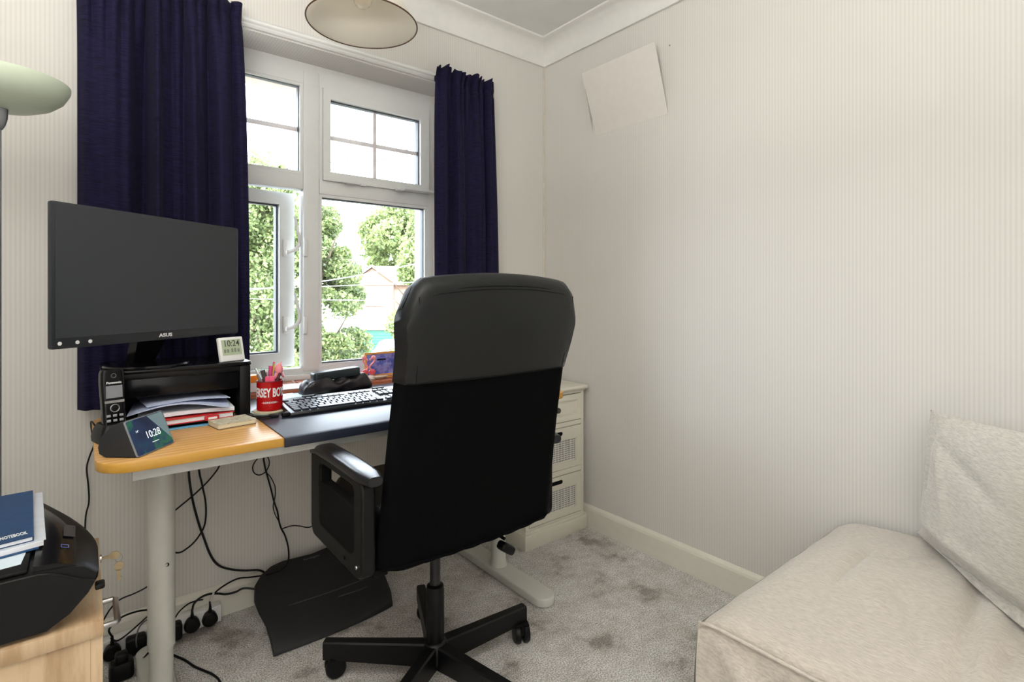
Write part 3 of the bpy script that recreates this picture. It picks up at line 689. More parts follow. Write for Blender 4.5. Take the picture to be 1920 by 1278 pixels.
pen('fineliner_pen', 'black capped pen second from the left in the mug', 'pen', .010, -.004, -.014, -.010, .122, .0060, [('barrel', BLK, 0, .7, 1), ('cap', M('dark_grey_cap', srgb(66, 64, 66), .4), .7, 1, 1.12)])
pen('craft_knife', 'silver-grey craft knife behind the pink eraser stick', 'knife', -.006, .016, -.006, .020, .112, .0042, [('grip', M('steel_grey', srgb(170, 176, 176), .3, .5), 0, .85, 1), ('tip', SILVER, .85, 1, (.9, .3))])
pen('highlighter_pen', 'magenta highlighter upright in the middle of the mug', 'highlighter', 0, .010, .0045, .014, .124, .0055, [('barrel', M('pink_barrel', srgb(214, 70, 130), .4), 0, .72, 1), ('cap', MAG, .72, 1, 1.12)])
pen('marker_pen', 'bright blue marker to the right of the yellow pencil', 'pen', .0, .0, .014, .018, .120, .0060, [('barrel', BLU, 0, .75, 1), ('cap', BLU, .75, 1, (1.1, .6))])
pen('scissors_pen', 'dark red pen low at the right of the mug', 'pen', -.008, .004, .024, .004, .108, .0040, [('barrel', M('maroon', srgb(70, 20, 30), .4), 0, 1, 1)])
pen('brush_pen', 'gold pen under the pink flamingo topper', 'pen', -.010, .0, .026, .012, .112, .0040, [('barrel', BRASS, 0, 1, 1)])
er = thing('pink_eraser', 'chunky ribbed bright pink eraser at the front of the mug', 'eraser', CU+Vector((-.004, -.020, .060)), math.radians(-30))
bm = bmesh.new()
for i in range(5): box(bm, (-.013+.0052*i, -.006, 0), (-.0085+.0052*i, .006, .036), .0012)
box(bm, (-.012, -.005, 0), (.012, .005, .034)); mesh_obj('eraser_block', bm, PINK, er, True, auto=30)
ft = thing('flamingo_topper', 'pale pink flamingo pen topper at the right of the mug', 'pen topper', CU+Vector((.030, .014, .110))); ft.scale = (1.35, 1.35, 1.35)
bm = bmesh.new(); bmesh.ops.create_uvsphere(bm, u_segments=16, v_segments=12, radius=.012); bm.transform(Matrix.Diagonal((.75, .6, 1.15, 1)));
tube(bm, [(0, 0, -.004), (-.006, 0, -.012), (-.008, 0, -.020)], [.006, .004, .003], 8, smoothn=4)
tube(bm, [(.004, 0, -.006), (.008, 0, -.014), (.012, 0, -.018)], [.004, .003, .002], 6, smoothn=3); tube(bm, [(.002, 0, .008), (.005, 0, .018)], [.003, .001], 6)
mesh_obj('topper_body', bm, LPK, ft, True)

# orange box behind the riser, on the sill
ob = thing('orange_box', 'small carton with bright orange top half, between riser and mug', 'box', (-1.424, -.035, .7675))
B('carton', (-.022, -.02, 0), (.018, .02, .033), M('carton_white', srgb(226, 214, 214), .6), ob, .001); B('orange_lid', (-.0225, -.0205, .033), (.0185, .0205, .058), M('orange_card', srgb(250, 130, 10), .5), ob, .001)

# usb cable lying on the pad
uc = thing('usb_cable', 'black cable with two plugs lying in front of the mug', 'cable')
T('lead', [(-1.500, -.30, .7575), (-1.510, -.345, .7575), (-1.508, -.395, .7575), (-1.492, -.425, .7575), (-1.470, -.432, .7575)], .0022, BLK, uc)
T('lead', [(-1.505, -.27, .7570), (-1.519, -.33, .7570), (-1.515, -.40, .7570), (-1.497, -.445, .7570), (-1.470, -.455, .7575)], .0020, BLK, uc)
B('plug', (-.014, -.0055, -.004), (.012, .0055, .005), BLK, uc, .002).matrix_local = Matrix.Translation((-1.458, -.440, .7585)) @ Matrix.Rotation(math.radians(-20), 4, 'Z')
B('plug', (-.016, -.0085, -.004), (.014, .0085, .009), BLK, uc, .003).matrix_local = Matrix.Translation((-1.424, -.452, .7585)) @ Matrix.Rotation(math.radians(0), 4, 'Z')
B('metal_tip', (-.008, -.005, -.002), (.010, .005, .003), SILVER, uc, .001).matrix_local = Matrix.Translation((-1.403, -.452, .760))

# soft black pouch and hard spectacle case on top
SAT = M('black_satin', srgb(30, 26, 30), .38, var=.2, scale=60)
def pouch():
    n = 40; rings = []
    for i in range(n+1):
        s = i/n; x = -.130+.262*s
        e = (max(0, 1-abs(2*s-1)**5))**.5
        h = (.053+.006*math.sin(9*s)+.004*math.sin(23*s+1))*(.35+.65*e); d = (.042+.004*math.sin(7*s+2))*(.5+.5*e)
        ring = []
        for k in range(28):
            a = 2*PI*k/28; cy = math.cos(a); sz = math.sin(a)
            yy = d*np.sign(cy)*abs(cy)**.8; zz = h/2*(1+np.sign(sz)*abs(sz)**.8)
            wr = .0026*math.sin(5*a+11*s)*e+.002*math.sin(26*s+3*math.cos(a))
            if sz > .3: zz += .002*math.sin(3*s*PI)+wr*1.4
            if cy < -.2: yy -= wr
            ring.append((x, yy, max(zz, .0)))
        rings.append(ring)
    bm = bmesh.new(); loft(bm, rings); return bm
po = thing('soft_pouch', 'crumpled black satin zip pouch behind the keyboard', 'pouch', (-1.165, -.150, .7545), math.radians(3))
mesh_obj('pouch_body', pouch(), SAT, po, True)
T('zip', [(-.120, -.018, .046), (-.07, -.022, .047), (0, -.020, .044), (.06, -.022, .047), (.118, -.018, .050)], .0016, BLK, po)
pc = thing('spectacle_case', 'hard dark teal-black case resting on the soft pouch', 'case', (-1.167, -.142, .801), math.radians(3))
bm = bmesh.new(); prism(bm, rrect(-.086, -.024, .090, .024, .012, 5), 0, .032, 'z', bev=.006, seg=3)
for v in bm.verts: v.co.z += .010*math.sin((v.co.x+.09)/.18*PI)*.5+v.co.x*.05
mesh_obj('case_body', bm, M('case_leatherette', srgb(30, 38, 42), .4, var=.1, bump=.2), pc, True, auto=40)

# sheets between sill and pouch
sheet('loose_papers', (-1.30, -.160, .7550), .200, .11, .0015, M('blueish_paper', srgb(205, 220, 232), .6, var=.03), math.radians(2), 'pale blue papers lying behind the keyboard beside the pouch', 'paper', lambda u, v: .003*math.sin(4*u))
sheet('sill_paper', (-1.27, -.015, .7672), .24, .12, .0010, M('pinkish_sheen_paper', srgb(226, 214, 214), .6, var=.02), math.radians(-3), 'pale paper on the tiled sill left of the pouch, its pinkish tint standing for sky reflection on tiles', 'paper')  # enlarged and tinted to paint the pale sky reflection on the tiles
o = sheet('pencil_stub', (-1.285, -.120, .7580), .05, .004, .003, LETG, math.radians(-10), 'thin grey pencil on the pale blue papers', 'pencil')

# photo frame, flamingo ornament, dish on the sill
pf_ = thing('picture', 'gold framed blue photograph of a castle-free garden scene behind the chair', 'photo frame', (-.905, .020, .767), math.radians(2))
pf_['label'] = 'small gold picture frame with a blue and white photograph, partly behind the chair'
lean = Matrix.Rotation(math.radians(-8), 3, 'X'); GOLD = M('gold_frame', srgb(206, 140, 60), .35, var=.08)
bm = bmesh.new()
frame_ring(bm, -.075, .075, 0, .100, (.008,)*4, -.004, .006)
for v in bm.verts: v.co = lean @ v.co
mesh_obj('moulding', bm, GOLD, pf_)
t = NT('blue_photo'); v_ = t.coord((1, 1, 1)); nz = t.noise(v_, 26, 4, .65)
t.l(t.ramp(nz, [(.3, (.03, .03, .16, 1)), (.42, (.06, .09, .42, 1)), (.52, (.25, .18, .45, 1)), (.58, (.10, .22, .60, 1)), (.66, (.60, .62, .70, 1))]), t.b.inputs['Base Color']); t.b.inputs['Roughness'].default_value = .15
B('photograph', (-.068, -.001, .007), (.068, .001, .093), t.m, pf_, rot=lean, piv=(0, 0, 0))
B('strut', (-.02, .006, 0), (.02, .009, .07), BLK, pf_, rot=Matrix.Rotation(math.radians(20), 3, 'X'), piv=(0, .006, .07))
fl = thing('flamingo_ornament', 'pink and red pair of flamingos ornament on the sill by the picture frame', 'ornament', (-.990, -.035, .766), math.radians(-15))
FR = M('flamingo_red', srgb(218, 74, 84), .35)
L('ornament_base', [(.0001, 0), (.030, 0), (.034, .006), (.030, .012), (.022, .014), (.0001, .014)], M('shell_white', srgb(222, 206, 196), .5), fl, seg=28)
for s, nm in ((-1, 'left_bird'), (1, 'right_bird')):
    bm = bmesh.new(); bmesh.ops.create_uvsphere(bm, u_segments=16, v_segments=12, radius=.0135); bm.transform(Matrix.Translation((s*.014, 0, .030)) @ Matrix.Diagonal((1.0, .75, .85, 1)))
    o = mesh_obj('body', bm, FR, fl, True)
    bm = bmesh.new(); tube(bm, [(s*.010, -.002, .036), (s*.004, -.002, .050), (s*.012, -.002, .062), (s*.022, -.002, .074), (s*.020, -.002, .086)], [.005, .0036, .0034, .0036, .005], 8, smoothn=5)
    bmesh.ops.create_uvsphere(bm, u_segments=12, v_segments=10, radius=.009, matrix=Matrix.Translation((s*.019, -.002, .088)))
    tube(bm, [(s*.013, -.003, .086), (s*.005, -.003, .080), (s*.004, -.003, .076)], [.004, .003, .001], 6); mesh_obj('neck', bm, LPK, fl, True)
ds = thing('shell_dish', 'small pale shell dish on the sill right of the pouch', 'dish', (-.955, -.058, .7665))
bm = bmesh.new(); lathe(bm, [(.0001, 0), (.014, 0), (.032, .012), (.033, .013), (.030, .013), (.012, .003), (.0001, .003)], seg=28)
for v in bm.verts: v.co.y *= .6; v.co.x *= 1.1
mesh_obj('dish_body', bm, M('shell_beige', srgb(206, 186, 168), .5), ds, True)
gp = thing('gold_pen', 'gold pen lying on the sill under the picture frame', 'pen', (-.895, -.045, .7695))
T('barrel', [(-.045, 0, 0), (.045, .004, 0)], .0032, GOLD, gp, smoothn=0)

# ------------------------------------------------------------------ office chair
ch = thing('office_chair', 'black high-back office chair with padded arms on five castors', 'chair', (-1.100, -.743, 0))
def prof_back(z):
    zs = [.465, .60, .76, .915, 1.03, 1.10, 1.15]
    ye = np.interp(z, zs, [-.930, -.957, -.985, -1.018, -1.042, -1.050, -1.050])+.743
    hw = np.interp(z, zs, [.262, .256, .250, .244, .248, .254, .256])
    th = np.interp(z, zs, [.045, .055, .062, .070, .074, .074, .070])
    return ye, hw, th
def rear(s, ye): return ye-.022*(1-abs(s)**2.2)+.010*max(0, abs(s)-.90)/.10
def back_ring(z, grow=0, y_in=0):
    ye, hw, th = prof_back(min(z, 1.13)); n = 24; ring = []
    hw += grow
    for i in range(n+1):
        s = -1+2*i/n; ring.append((.010+s*hw, rear(s, ye)-grow))
    for i in range(n+1):
        s = 1-2*i/n; ring.append((.010+s*(hw+.002), ye+th+grow-.026*(1-abs(s)**2)-.010*max(0, abs(s)-.90)/.10))
    return ring
def top_z(x, hw):   # crowned top with rounded shoulders
    s = min(1, abs(x-.010)/hw)
    return 1.163-.020*s**2-.062*max(0, (s-.80)/.20)**2.6
def build_back(z0, z1, name, mat, grow=0, crown=False):
    rings = []; N = 16
    for i in range(N+1):
        f = i/N; zz = z0+(z1-z0)*f; ring = back_ring(zz, grow)
        R = []
        for (x, y) in ring:
            _, hw, _ = prof_back(zz); zv = zz
            if crown: zv = z0+(top_z(x, hw+grow)-.035-z0)*f
            R.append((x, y, zv))
        rings.append(R)
    if crown:
        base = rings[-1]; cx = sum(p[0] for p in base)/len(base); cy = sum(p[1] for p in base)/len(base)
        n = len(base)//2
        for k in range(1, 7):
            a = k/6*PI/2; R = []
            for idx, (x, y, zv) in enumerate(base):
                j = idx if idx < n else (len(base)-1-idx)
                o2 = base[j]; o3 = base[len(base)-1-j]; ym = (o2[1]+o3[1])/2
                R.append((.010+(x-.010)*(1-.02*(1-math.cos(a))), ym+(y-ym)*math.cos(a), zv+.035*math.sin(a)))
            rings.append(R)
    bm = bmesh.new(); loft(bm, rings); o = mesh_obj(name, bm, mat, ch, True, auto=60); return o
build_back(.470, .918, 'lower_back', MESH)
build_back(.910, 1.13, 'upper_back', LEATHER, grow=.0025, crown=True)
# seams
def seam(z, off=.0045, crown=0):
    pts = []
    for i in range(31):
        s = -1+2*i/30; ye, hw, th = prof_back(z); x = .010+s*hw*.99
        pts.append((x, rear(s, ye)-off, z if not crown else top_z(x, hw)-.030-crown))
    return pts
T('seam', seam(.912), .0016, BLKM, ch, 6, 0)
T('seam', [(.010+(p[0]-.010)*.93, p[1]+.002, p[2]) for p in seam(1.13, .0045, .002)], .0012, BLKM, ch, 6, 0)
T('seam', [(.010+(p[0]-.010)*.93, p[1]+.0005, p[2]) for p in seam(1.125, .0052, .009)], .0009, BLKM, ch, 6, 0)
for s in (-1, 1):
    pts = []
    for z in np.linspace(.915, 1.105, 14):
        ye, hw, th = prof_back(z); pts.append((.010+s*hw*.92, rear(.92, ye)-.0040, z))
    T('seam', pts, .0012, BLKM, ch, 6, 0)
bm = bmesh.new(); ringp = []
for i in range(41):
    s = -1+2*i/40; ye, hw, th = prof_back(.47); ringp.append((.010+s*hw, rear(s, ye)-.001, .470+.0012*math.sin(i*1.3)))
tube(bm, ringp, .004, 6); mesh_obj('lower_hem', bm, MESH, ch, True)
# seat cushion
bm = bmesh.new(); prism(bm, rrect(-.235, -.165, .235, .225, [.05, .08, .08, .05], 6), .475, .585, 'z', bev=.028, seg=4); mesh_obj('seat', bm, LEATHER, ch, True, auto=60)
bm = bmesh.new(); prism(bm, rrect(-.235, -.19, .235, .19, .05, 6), .455, .480, 'z', bev=.004); mesh_obj('seat_base', bm, BLKM, ch, True, auto=30)
bm = bmesh.new(); box(bm, (-.10, -.11, .405), (.10, .12, .455), .01); mesh_obj('tilt_mechanism', bm, METB, ch, True, auto=30)
# arms: closed loops with wide front post, padded top
for s in (-1, 1):
    bm = bmesh.new(); xo, xi = s*.297, s*.262; x0, x1 = min(xo, xi), max(xo, xi)
    prism(bm, rrect(-.185, .450, .165, .690, .045, 6), x0, x1, 'x')  # placeholder outline, cut by inner loop below
    bm.free(); bm = bmesh.new()
    outer = rrect(-.178, .452, .170, .692, [.03, .03, .04, .03], 6); inner = rrect(-.130, .500, .100, .662, [.02, .02, .02, .02], 6)
    # ring solid
    n = len(outer); A = [[bm.verts.new((x, p[0], p[1])) for p in outer] for x in (x0, x1)]; Bn = [[bm.verts.new((x, p[0], p[1])) for p in inner] for x in (x0, x1)]
    for i in range(n):
        j = (i+1) % n
        bm.faces.new((A[0][i], A[0][j], A[1][j], A[1][i])); bm.faces.new((Bn[0][i], Bn[1][i], Bn[1][j], Bn[0][j]))
        bm.faces.new((A[0][i], Bn[0][i], Bn[0][j], A[0][j])); bm.faces.new((A[1][i], A[1][j], Bn[1][j], Bn[1][i]))
    bm.verts.ensure_lookup_table()
    o = mesh_obj('arm_frame', bm, BLK, ch, True, auto=40); md = o.modifiers.new('bevel', 'BEVEL'); md.width = .006; md.segments = 3; md.limit_method = 'ANGLE'
    bm = bmesh.new(); xm = s*.2795; rings = []
    for i in range(13):
        f = i/12; y = -.213+.393*f; wd = .0285*(1-.25*(2*f-1)**8); zt = .705+.004*math.sin(f*PI)-.016*max(0, (f-.82)/.18)**2
        e = 1 if 0 < i < 12 else .8
        ring = []
        for k in range(16):
            a = 2*PI*k/16; ring.append((xm+wd*e*np.sign(math.cos(a))*abs(math.cos(a))**.6, y, zt-.014+.014*e*np.sign(math.sin(a))*abs(math.sin(a))**.7))
        rings.append(ring)
    loft(bm, rings); mesh_obj('arm_pad', bm, LEATHW, ch, True, auto=60)
    bm = bmesh.new(); box(bm, (min(s*.262, s*.225), -.165, .446), (max(s*.262, s*.225), .14, .464), .004); box(bm, (x0+.003, -.15, .48), (x1-.003, .11, .612), .004); mesh_obj('arm_bracket', bm, BLKM, ch, True, auto=30)
    for (yy, zz) in ((-.15, .48), (-.08, .476)):
        o = L('bolt', [(.0001, 0), (.0045, 0), (.004, .002), (.0001, .0026)], SILVER if yy < -.1 else BLKM, ch, seg=14)
        o.matrix_local = Matrix.Translation((s*.298, yy, zz)) @ Matrix.Rotation(s*PI/2, 4, 'Y')
# gas lift, hub, legs, castors
L('gas_lift', [(.015, .26), (.015, .41)], M('dark_steel', srgb(58, 58, 60), .3, .8), ch, seg=24)
L('column_sleeve', [(.0001, .045), (.020, .045), (.026, .060), (.026, .262), (.024, .275), (.016, .279)], METB, ch, seg=28)
L('hub', [(.022, .055), (.034, .060), (.036, .068), (.036, .108), (.030, .118), (.026, .120)], METB, ch, seg=32)
for k, ang in enumerate((138, 358, 68, 212, 284)):
    a = math.radians(ang); R = Matrix.Rotation(a, 4, 'Z')
    bm = bmesh.new()
    loft(bm, [[(x, -w_, z0_), (x, w_, z0_), (x, w_, z1_-.004), (x, w_-.004, z1_), (x, -w_+.004, z1_), (x, -w_, z1_-.004)] for x, w_, z0_, z1_ in ((.025, .019, .050, .114), (.12, .017, .052, .111), (.325, .015, .056, .106))])
    bm.transform(R); o = mesh_obj('leg', bm, METB, ch, True, auto=35)
    c = thing('castor', '', ''); del c['label']; del c['category']; c.parent = ch; c.location = (.308*math.cos(a), .308*math.sin(a), 0); c.rotation_euler = (0, 0, a+[.5, 1.2, 1.35, -.4, .8][k])
    bm = bmesh.new()
    for sgn in (-1, 1):
        r0 = []; 
        vs_ = [(.0001, sgn*.005), (.026, sgn*.005), (.029, sgn*.008), (.029, sgn*.018), (.025, sgn*.024), (.0001, sgn*.025)]
        seg = 24; rg = [[bm.verts.new((-.014+max(r, 1e-4)*math.cos(2*PI*q/seg), y, .029+max(r, 1e-4)*math.sin(2*PI*q/seg))) for q in range(seg)] for r, y in vs_]
        for i in range(len(rg)-1):
            for q in range(seg): bm.faces.new((rg[i][q], rg[i][(q+1) % seg], rg[i+1][(q+1) % seg], rg[i+1][q]))
    mesh_obj('wheel', bm, BLK, c, True, auto=40)
    bm = bmesh.new(); box(bm, (-.036, -.0055, .030), (.006, .0055, .060), .004); box(bm, (-.030, -.024, .052), (.004, .024, .061), .004); tube(bm, [(0, 0, .045), (0, 0, .070)], .007, 10); mesh_obj('housing', bm, BLKM, c, True, auto=40)
bm = bmesh.new(); tube(bm, [(.09, -.02, .425), (.16, -.10, .405), (.165, -.115, .40)], .005, 8); 
bm2 = box(bm, (.125, -.155, .375), (.178, -.120, .400), .009, 3, Matrix.Rotation(math.radians(35), 3, 'Y')); mesh_obj('height_lever', bm, BLK, ch, True, auto=40)

# ------------------------------------------------------------------ chest of drawers
cd = thing('chest_of_drawers', 'cream painted narrow chest with two cane-fronted drawers below a plain one', 'chest of drawers')
CR = M('cream_paint', (.70, .665, .57, 1), .35, var=.02)
X0, X1, YF = -.392, -.030, -.310
bm = bmesh.new(); box(bm, (X0, YF+.012, .07), (X1, -.02, .662)); mesh_obj('carcass', bm, CR, cd)
bm = bmesh.new(); box(bm, (X0-.014, YF-.015, 0), (X1+.012, -.022, .066), .002); box(bm, (X0-.008, YF-.009, .060), (X1+.006, -.022, .078), .006); mesh_obj('plinth', bm, CR, cd, True, auto=30)
bm = bmesh.new(); box(bm, (X0-.018, YF-.020, .664), (X1+.012, -.018, .681), .006, 3); box(bm, (X0-.006, YF-.006, .655), (X1+.006, -.02, .666), .003); mesh_obj('top', bm, CR, cd, True, auto=30)
SL, SR = X0+.020, X1-.018
bm = bmesh.new(); box(bm, (X0, YF, .076), (SL, YF+.014, .660), .001); box(bm, (SR, YF, .076), (X1, YF+.014, .660), .001)
for z in ((.076, .085), (.2785, .302), (.498, .519), (.6465, .66)): box(bm, (SL, YF+.001, z[0]), (SR, YF+.014, z[1]))
mesh_obj('face_frame', bm, CR, cd)
bm = bmesh.new()
for z in (.12, .40): box(bm, (X0-.001, YF+.04, z), (X0+.001, -.05, z+.22))
mesh_obj('side_moulding', bm, CR, cd)
DARK = M('drawer_gap', srgb(60, 55, 48), .9)
B('gap_backing', (SL, YF+.010, .08), (SR, YF+.012, .655), DARK, cd)
CANE = M('painted_cane', (.70, .69, .64, 1), .5, var=.03)
for (za, zb, kind) in ((.522, .643, 0), (.3045, .4955, 1), (.088, .2755, 1)):
    d = bpy.data.objects.new('drawer', None); COL.objects.link(d); d.parent = cd
    xa, xb = SL+.002, SR-.002; y = YF-.001
    if kind == 0:
        bm = bmesh.new(); frame_ring(bm, xa, xb, za, zb, (.026,)*4, y, y+.010); frame_ring(bm, xa+.026, xb-.026, za+.026, zb-.026, (.005,)*4, y+.003, y+.010); mesh_obj('drawer_frame', bm, CR, d)
        B('drawer_panel', (xa+.026, y+.006, za+.026), (xb-.026, y+.010, zb-.026), CR, d)
        o = L('knob', [(.0001, 0), (.006, 0), (.005, .008), (.010, .014), (.013, .020), (.011, .026), (.0001, .028)], M('pewter_knob', srgb(82, 76, 68), .3, .7), d, seg=24)
        o.matrix_local = Matrix.Translation(((xa+xb)/2, y+.006, (za+zb)/2)) @ Matrix.Rotation(PI/2, 4, 'X')
    else:
        topw = .054; bm = bmesh.new(); frame_ring(bm, xa, xb, za, zb, (.028, .028, .028, topw), y, y+.009); frame_ring(bm, xa+.028, xb-.028, za+.028, zb-topw, (.006,)*4, y+.002, y+.009)
        mesh_obj('drawer_frame', bm, CR, d)
        xm = (xa+xb)/2; zh = zb-.026
        bm = bmesh.new(); prism(bm, rrect(xm-.040, zh-.009, xm+.040, zh+.009, .009, 5), y-.0006, y+.004, 'y'); mesh_obj('handle_slot', bm, BLKM, d)
        ca, cb_, cz0, cz1 = xa+.034, xb-.034, za+.034, zb-topw-.006
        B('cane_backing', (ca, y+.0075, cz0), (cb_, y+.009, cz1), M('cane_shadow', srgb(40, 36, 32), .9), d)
        bm = bmesh.new(); nx = int(round((cb_-ca)/.0098)); nz_ = int(round((cz1-cz0)/.0098))
        for i in range(nx+1):
            x = ca+(cb_-ca)*i/nx; box(bm, (x-.0021, y+.0048, cz0), (x+.0021, y+.0060, cz1))
        for j in range(nz_+1):
            z = cz0+(cz1-cz0)*j/nz_; box(bm, (ca, y+.0043, z-.0021), (cb_, y+.0054, z+.0021))
        o = mesh_obj('cane_lattice', bm, CANE, d); o['kind'] = 'stuff'
orn = thing('tablet_ornament', 'slate-grey pointed ornament on a brown wooden block, on the chest top', 'ornament', (-.105, -.17, .682), math.radians(-20))
B('wooden_block', (-.045, -.022, 0), (.025, .022, .012), wood('brown_wood', srgb(110, 66, 40), srgb(150, 96, 60), (20, 3, 3)), orn, .002)
bm = bmesh.new(); loft(bm, [[(-.035, -.015, .012), (.020, -.015, .012), (.020, .015, .012), (-.035, .015, .012)], [(-.028, -.012, .05), (.008, -.012, .05), (.008, .012, .05), (-.028, .012, .05)], [(-.022, -.006, .085), (-.006, -.006, .085), (-.006, .006, .085), (-.022, .006, .085)]])
mesh_obj('slate_piece', bm, M('slate', srgb(80, 82, 92), .6, var=.2), orn, True, auto=20)

# ------------------------------------------------------------------ footrest
fr_ = thing('footrest', 'black moulded ergonomic footrest tilted on the carpet under the desk', 'footrest')
def fz_(y): return .030+(y+.352)*.415
def foot_outline(n=40):
    pts = []
    # front edge left->right, slightly bowed out in the middle
    for i in range(11): s = i/10; pts.append((-1.437+.402*s, -.352-.012*math.sin(PI*s)+.012*s))
    for p in ((-1.026, -.310), (-1.020, -.25), (-1.015, -.18), (-1.022, -.12), (-1.045, -.085), (-1.08, -.068), (-1.12, -.060), (-1.17, -.062), (-1.23, -.070), (-1.29, -.066), (-1.335, -.064), (-1.375, -.072), (-1.410, -.092), (-1.438, -.125), (-1.448, -.165), (-1.445, -.21), (-1.436, -.26), (-1.435, -.31)): pts.append(p)
    return pts
pts = foot_outline(); bm = bmesh.new(); cx, cy = -1.235, -.20
rings = []
for (k, dz) in ((1.0, -.016), (1.0, -.002), (.985, .003), (.93, .003), (.75, 0), (.45, -.003), (.1, -.003)):
    ring = []
    for (x, y) in pts:
        X_ = cx+(x-cx)*k; Y_ = cy+(y-cy)*k
        z = fz_(Y_)+dz-.022*max(0, (-.28-Y_)/.07)**2*.8
        ring.append((X_, Y_, max(z, .004)))
    rings.append(ring)
V = [[bm.verts.new(p) for p in r] for r in rings]; n = len(pts)
for i in range(len(V)-1):
    for k in range(n): bm.faces.new((V[i][k], V[i][(k+1) % n], V[i+1][(k+1) % n], V[i+1][k]))
bm.faces.new(V[-1]); bm.faces.new(V[0][::-1])
mesh_obj('platform', bm, DRK, fr_, True, auto=50)
for y, xa, xb in ((-.232, -1.37, -1.06), (-.262, -1.20, -1.06)):
    T('ridge', [(xa, y, fz_(y)-.003), ((xa+xb)/2, y-.004, fz_(y)-.0035), (xb, y, fz_(y)-.003)], .0016, M('ridge_grey', srgb(58, 60, 62), .35), fr_, 6, 4)
for x in (-1.38, -1.08):
    bm = bmesh.new(); prism(bm, [(-.30, .002), (-.10, .002), (-.09, fz_(-.09)-.02), (-.30, fz_(-.30)-.02)], x-.012, x+.012, 'x'); mesh_obj('support_leg', bm, BLK, fr_)
q = math.atan(.415)
text('Kensington', .012, LETG, fr_, frame_mtx((-1.235, -.088, fz_(-.088)+.0042), (1, 0, 0), (0, math.cos(q), math.sin(q))), off=.0002, sx=1.05)

# ------------------------------------------------------------------ power strip, plugs, cables
ps = thing('extension_socket', 'long white multi-way extension socket on the skirting behind the desk leg', 'power strip')
B('housing', (-1.905, -.052, .004), (-1.524, -.018, .060), WHITEP, ps, .003)
sk = None
for i in range(7):
    x = -1.561-.0515*i
    if sk is None:
        bm = bmesh.new(); box(bm, (-.021, -.0008, -.021), (.021, .001, .021), .0005)
        for (a, b, c2, d2) in ((-.002, .004, .002, .012), (-.012, -.012, -.006, -.008), (.006, -.012, .012, -.008)): box(bm, (a, -.0014, b), (c2, 0, d2), mi=1)
        sk = mesh_obj('socket_plate', bm, [WHITEP, BLK], ps, False, (x, -.0525, .032))
    else: copy_child(sk, ps, (x, -.0525, .032))
def plug(x, z, label, tilt=0, kind='plug'):
    t = thing('mains_plug', label, 'plug', (x, -.0545, z), 0)
    bm = bmesh.new(); pts = [(.0225*math.sin(a)*(1-.06*math.cos(3*a)), -.003+.022*(-math.cos(a))*(1+(.0 if math.cos(a) > 0 else .12))) for a in np.linspace(0, 2*PI, 25)[:-1]]
    prism(bm, [(p[0], p[1]) for p in pts], -.026, 0, 'y', bev=.005, seg=3); mesh_obj('plug_body', bm, BLK, t, True, auto=50)
    T('cable_boot', [(0, -.014, .018), (0, -.016, .034), (.001*tilt, -.015, .048)], [.0065, .0045, .003], BLK, t)
    return t
plug(-1.561, .036, 'black plug at the right-hand end of the extension socket')
plug(-1.6125, .036, 'black plug second from the right-hand end of the socket')
plug(-1.821, .034, 'black plug at the socket end beside the oak cabinet')
for x, lab in ((-1.662, 'square black adapter plug half hidden right of the desk leg'), (-1.712, 'dark adapter plug half hidden left of the desk leg'), (-1.762, 'bulky black adapter plug with a grey lead')):
    t = thing('power_adapter', lab, 'plug', (x, -.0545, .034)); wd = .021 if x > -1.75 else .026
    bm = bmesh.new(); prism(bm, rrect(-wd, -.026, wd, .026, .009, 4), -.034, 0, 'y', bev=.006, seg=3); mesh_obj('adapter_body', bm, BLK, t, True, auto=50)
t = thing('power_brick', 'large black adapter block hanging at the floor by the left desk foot', 'plug', (-1.803, -.165, .004), 0)
bm = bmesh.new(); loft(bm, [[(x*s, y*s, z) for x, y in rrect(-.030, -.024, .030, .024, .012, 4)] for z, s in ((0, .95), (.006, 1), (.040, .98), (.046, .85))]); box(bm, (-.016, -.014, .04), (.016, .018, .07), .008, 3); mesh_obj('brick_body', bm, BLK, t, True, auto=50)
def cable(pts, r, label, name='cable', mat=None, n=6):
    o = T(name, pts, r*1.15, mat or BLK, None, 6, n); return tag(o, label, 'cable')
cable([(-1.610, -.12, .70), (-1.617, -.035, .55), (-1.609, -.030, .449), (-1.590, -.022, .355), (-1.572, -.020, .29), (-1.552, -.020, .225), (-1.528, -.020, .182), (-1.490, -.022, .156), (-1.45, -.030, .142), (-1.40, -.045, .132), (-1.37, -.05, .10)], .0032, 'thick black cable curving from the desk down behind the footrest')
cable([(-1.580, -.12, .70), (-1.588, -.036, .545), (-1.578, -.034, .47), (-1.568, -.030, .412), (-1.567, -.030, .36), (-1.574, -.030, .325), (-1.595, -.030, .292), (-1.620, -.030, .272), (-1.650, -.030, .265), (-1.70, -.03, .30)], .0026, 'black cable looping left behind the desk leg')
cable([(-1.50, -.12, .70), (-1.522, -.040, .545), (-1.545, -.036, .500), (-1.592, -.036, .454), (-1.659, -.036, .405), (-1.72, -.036, .36)], .0024, 'black cable crossing diagonally behind the left desk leg')
cable([(-1.380, -.12, .70), (-1.384, -.034, .545), (-1.382, -.030, .50), (-1.372, -.030, .455), (-1.361, -.030, .41), (-1.350, -.030, .36), (-1.338, -.030, .32), (-1.333, -.030, .285), (-1.325, -.030, .255), (-1.312, -.032, .225), (-1.306, -.05, .185), (-1.318, -.09, .158), (-1.345, -.11, .145), (-1.375, -.115, .142), (-1.43, -.06, .125), (-1.465, -.035, .122), (-1.50, -.040, .120), (-1.535, -.045, .108), (-1.556, -.052, .092), (-1.562, -.068, .082)], .0026, 'long black cable from the desk over the footrest to the end plug')
